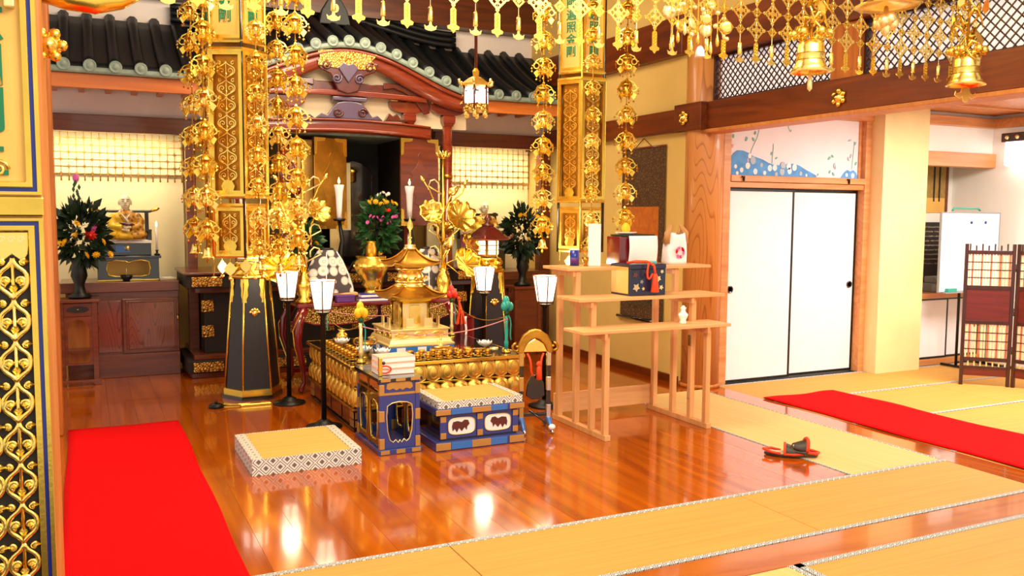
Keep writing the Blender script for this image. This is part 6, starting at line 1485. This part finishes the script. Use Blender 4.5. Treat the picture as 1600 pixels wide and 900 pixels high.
# ================================================================ SLIPPER
T = thing('slipper', 'dark slipper with a bright orange lining lying on the mat edge', 'slipper', (4.02, 4.24, 0.004), -.75)
sole = [(.13*math.cos(t)*(1 if math.cos(t) > 0 else .95), .048*math.sin(t)*(1+.15*math.cos(t))) for t in [2*PI*i/24 for i in range(24)]]
obj('sole', MB().prism(sole, 0, .016, 'xy'), 'leather', T, bevel=.004); obj('insole', MB().prism([(a*.94, b*.92) for a, b in sole], .016, .020, 'xy'), 'straw', T)
def upf(u, v):
    a = PI*u; x = .005+.115*v; w_ = .052*(1-.55*v*v); return (x, w_*math.cos(a), .018+(.062*(1-.55*v))*math.sin(a))
obj('upper', MB().grid(upf, 14, 8), 'leather', T, solid=.004); obj('orange_lining', MB().tube([upf(u/14, 0) for u in range(15)], .009, 6), 'wool_orange', T)
obj('heel_band', MB().tube([(-.02, .05, .02), (-.08, .05, .03), (-.128, .0, .034), (-.08, -.05, .03), (-.02, -.05, .02)], .009, 6), 'wool_orange', T); obj('side_trim', MB().tube([(.0, -.055, .02), (.06, -.052, .02), (.12, -.02, .02)], .008, 6), 'wool_orange', T)
T = thing('slipper', 'second crumpled orange-lined slipper lying across the first on the mat edge', 'slipper', (4.12, 4.165, .022), 2.75)
T.rotation_euler = (0, -.20, 2.75)
obj('sole', MB().prism([(a*.75, b*.9) for a, b in sole], 0, .014, 'xy'), 'leather', T, bevel=.004); obj('upper', MB().grid(lambda u, v: (upf(u, v)[0]*.7, upf(u, v)[1]*.9, upf(u, v)[2]*1.15), 14, 8), 'leather', T, solid=.004); obj('orange_lining', MB().tube([(upf(u/14, 0)[0]*.7, upf(u/14, 0)[1]*.9, upf(u/14, 0)[2]*1.25) for u in range(15)], .012, 6), 'wool_orange', T); obj('heel_band', MB().tube([(0, .045, .018), (-.06, .045, .022), (-.095, 0, .024), (-.06, -.045, .022), (0, -.045, .018)], .010, 6), 'wool_orange', T); obj('toe_patch', MB().sph((.06, 0, .035), (.03, .03, .02), 10, 6), 'chrome', T)
# ================================================================ SIDE ROOM
T = thing('alcove_cupboard', 'low alcove cupboard with white sliding doors behind the folding screen', 'cupboard', (7.57, 6.24, 0))
obj('carcass', bxs(0, 1.10, .05, .455, .06, .70), 'dark_board', T); obj('cupboard_top', bxs(-.005, 1.105, -.02, .458, .70, .755), 'frame_wood', T, bevel=.004); obj('base_rail', bxs(0, 1.10, .0, .06, .0, .065), 'frame_wood', T, bevel=.003); obj('side_jamb', bxs(-.0, .03, .0, .06, .065, .70), 'frame_wood', T, bevel=.003)
for k, (a, b, y) in enumerate(((.032, .56, .02), (.54, 1.07, .04))):
    d = obj('sliding_door', bxs(a, b, y, y+.014, .07, .695), 'fusuma', T)
    for e in ((a, b, .07, .088), (a, b, .677, .695), (a, a+.018, .088, .677), (b-.018, b, .088, .677)): obj('door_frame', bxs(e[0], e[1], y-.004, y+.016, e[2], e[3]), 'black_trim', d)
    obj('door_pull', MB().lathe([(.0, .003), (.018, .003), (.022, 0)], 16), 'black_lacquer', d, (a+.06 if k == 0 else b-.06, y, .38), (PI/2, 0, 0))
def alcove_scroll(label, x0, x1, z0, z1, y):
    t = thing('alcove_scroll', label, 'scroll', (x0, y, z0)); W, Hh = x1-x0, z1-z0
    obj('mount', bxs(0, W, 0, .004, 0, Hh), 'scroll_gold', t); obj('side_band', bxs(W-.04, W, -.003, .0, 0, Hh), 'cab_wood', t)
    for c in (.25, .55, .72): obj('wind_band', bxs(W*c-.012, W*c+.012, -.004, 0, .12, Hh), 'scroll_ink', t)
    obj('lower_band', bxs(0, W-.05, -.003, 0, 0, .16), 'gold_leaf', t); obj('rod', MB().tube([(-.02, -.002, Hh), (W+.02, -.002, Hh)], .012, 8), 'cab_wood', t)
alcove_scroll('golden hanging scroll in the alcove above the whiteboard', 8.10, 8.60, 1.585, 2.10, 6.69)
t = thing('stone_rubbing', 'dark panel of fine white writing in the alcove behind the whiteboard', 'panel', (8.10, 6.675, .76)); obj('panel_board', bxs(0, .42, 0, .02, 0, .72), 'black_panel', t)
for k in range(9): obj('text_line', bxs(.03, .38, -.003, 0, .66-.05*k, .675-.05*k), 'scroll_ink2', t)
# whiteboard on legs
T = thing('whiteboard', 'white magnetic whiteboard on a stand behind the folding screen', 'whiteboard', (7.615, 5.98, 0), .02)
W, z0, z1 = .88, .80, 1.575
obj('board', bxs(0, W, -.008, .008, z0, z1), 'white_board', T)
for e in ((0, W, z0-.012, z0), (0, W, z1, z1+.012), (-.012, 0, z0-.012, z1+.012), (W, W+.012, z0-.012, z1+.012)): obj('board_frame', bxs(e[0], e[1], -.012, .012, e[2], e[3]), 'grey', T, bevel=.002)
obj('pen_tray', bxs(.05, W-.05, -.05, -.01, z0-.02, z0-.008), 'grey', T, bevel=.002); obj('eraser', bxs(.08, .22, -.048, -.015, z0-.008, z0+.03), 'teal', T, bevel=.004)
for x in (.44, .66): obj('magnet', MB().lathe([(.016, 0), (.015, .008), (0, .010)], 14), 'blue_enamel', T, (x, -.008, z1-.09), (PI/2, 0, 0))
obj('notice_sheet', bxs(.42, .68, -.0095, -.008, z1-.48, z1-.22), 'paper', T)
obj('top_clip', MB().tube([(.16, 0, z1+.03), (.18, 0, z1+.05), (.55, 0, z1+.05), (.58, 0, z1+.03)], .010, 6), 'teal', T)
for x in (.36, W-.08):
    obj('leg', MB().tube([(x, .03, z1-.1), (x, .03, .03)], .014, 8), 'black_metal', T); obj('foot_bar', MB().tube([(x, -.28, .02), (x, .2, .02)], .014, 8), 'black_metal', T)
obj('cross_bar', MB().tube([(.36, .03, .06), (W-.08, .03, .06)], .012, 8), 'black_metal', T)
# desk clutter behind the whiteboard
T = thing('desk_fan', 'grey machine with cables on the cupboard under the whiteboard', 'machine', (8.05, 6.36, .756)); obj('machine_body', bxs(-.12, .16, -.06, .10, 0, .09), 'grey', T, bevel=.01); obj('machine_top', bxs(-.08, .14, -.04, .08, .09, .16), 'grey', T, bevel=.012)
for i in range(6): obj('cable', MB().tube(bez((-.1+.05*i, -.06, .12), (-.12+.05*i, -.10, .2), (-.05+.05*i, -.08, .05), (.0+.03*i, -.07, .02), 8), .006, 5), 'teal' if i % 2 else 'grey', T)
t = thing('green_cloth', 'folded grey green cloth hanging at the left of the alcove', 'cloth', (7.62, 6.45, .756)); obj('cloth', MB().grid(lambda u, v: (.12*u*(1-.5*v)+.01*math.sin(9*u), .03*math.sin(7*u+v), .42*v), 10, 8), 'grey_green', t, solid=.02)
t = thing('wooden_tray', 'reddish wooden tray on the cupboard beside the folding screen', 'tray', (8.42, 6.36, .756)); obj('tray', bxs(-.16, .16, -.08, .08, 0, .03), 'cab_wood', t, bevel=.006); obj('tray_rim', bxs(-.17, .17, -.09, -.075, 0, .06), 'cab_wood', t, bevel=.003)
# wall lamp
T = thing('wall_lamp', 'glowing white box lamp with a dark ornate top on the far right wall', 'lamp', (8.66, 5.6, 2.07)); obj('lamp_box', bxs(-.10, 0, -.30, .42, 0, .24), 'wall_lamp_glow', T, bevel=.01); obj('top_rail', bxs(-.12, .0, -.33, .45, .24, .33), 'screen_wood', T, bevel=.008)
for k in range(7): obj('rail_boss', MB().sph((-.125, -.28+.11*k, .285), .022, 8, 5), 'gold_pale', T)
# folding screen
def leaf(label, p0, p1):
    dx, dy = p1[0]-p0[0], p1[1]-p0[1]; W = math.hypot(dx, dy)
    T = SCR
    lf = obj('screen_leaf', MB().bx(0, .03, -.014, .014, 0, 1.30).bx(W-.03, W, -.014, .014, 0, 1.30).bx(.03, W-.03, -.012, .012, 1.205, 1.24).bx(.03, W-.03, -.012, .012, .885, .92).bx(.03, W-.03, -.012, .012, .565, .60).bx(.03, W-.03, -.012, .012, .225, .26).bx(.03, W-.03, -.012, .012, .16, .18), 'screen_wood', T, (p0[0], p0[1], 0), (0, 0, math.atan2(dy, dx)), bevel=.002)
    obj('solid_panel', bxs(.03, W-.03, -.006, .006, .60, .885), 'screen_red', lf); obj('bottom_panel', bxs(.03, W-.03, -.006, .006, .09, .16), 'screen_red', lf)
    n = 14
    for i in range(n):
        x = .03+(W-.06)*(i+.5)/n
        for a, b in ((.26, .565), (.92, 1.205)): obj('bamboo_slat', bxs(x-.0075, x+.0075, -.003, .003, a, b), ('bamboo', 'bamboo_red', 'bamboo')[i % 3], lf)
        if i % 2 == 0: obj('top_finial', bxs(x-.006, x+.006, -.006, .006, 1.24, 1.285 if i % 4 else 1.30), 'screen_wood', lf)
        if i % 2 == 1: obj('low_slat', bxs(x-.006, x+.006, -.003, .003, .18, .225), 'bamboo', lf)
    for a, b in ((.26, .565), (.92, 1.205)):
        for q in (.25, .5, .75): obj('slat_tie', bxs(.03, W-.03, -.006, .006, a+(b-a)*q-.004, a+(b-a)*q+.004), 'screen_wood', lf)
SCR = thing('folding_screen', 'dark wooden folding screen with bamboo slat panels at the right edge', 'screen', (0, 0, 0))
leaf('a', (7.235, 5.42), (7.53, 5.13)); leaf('b', (7.54, 5.12), (7.60, 4.72))
for z in (.3, .65, 1.05): obj('hinge', MB().cyl((7.537, 5.122, 0), .008, z, z+.07, 8), 'chrome', SCR)
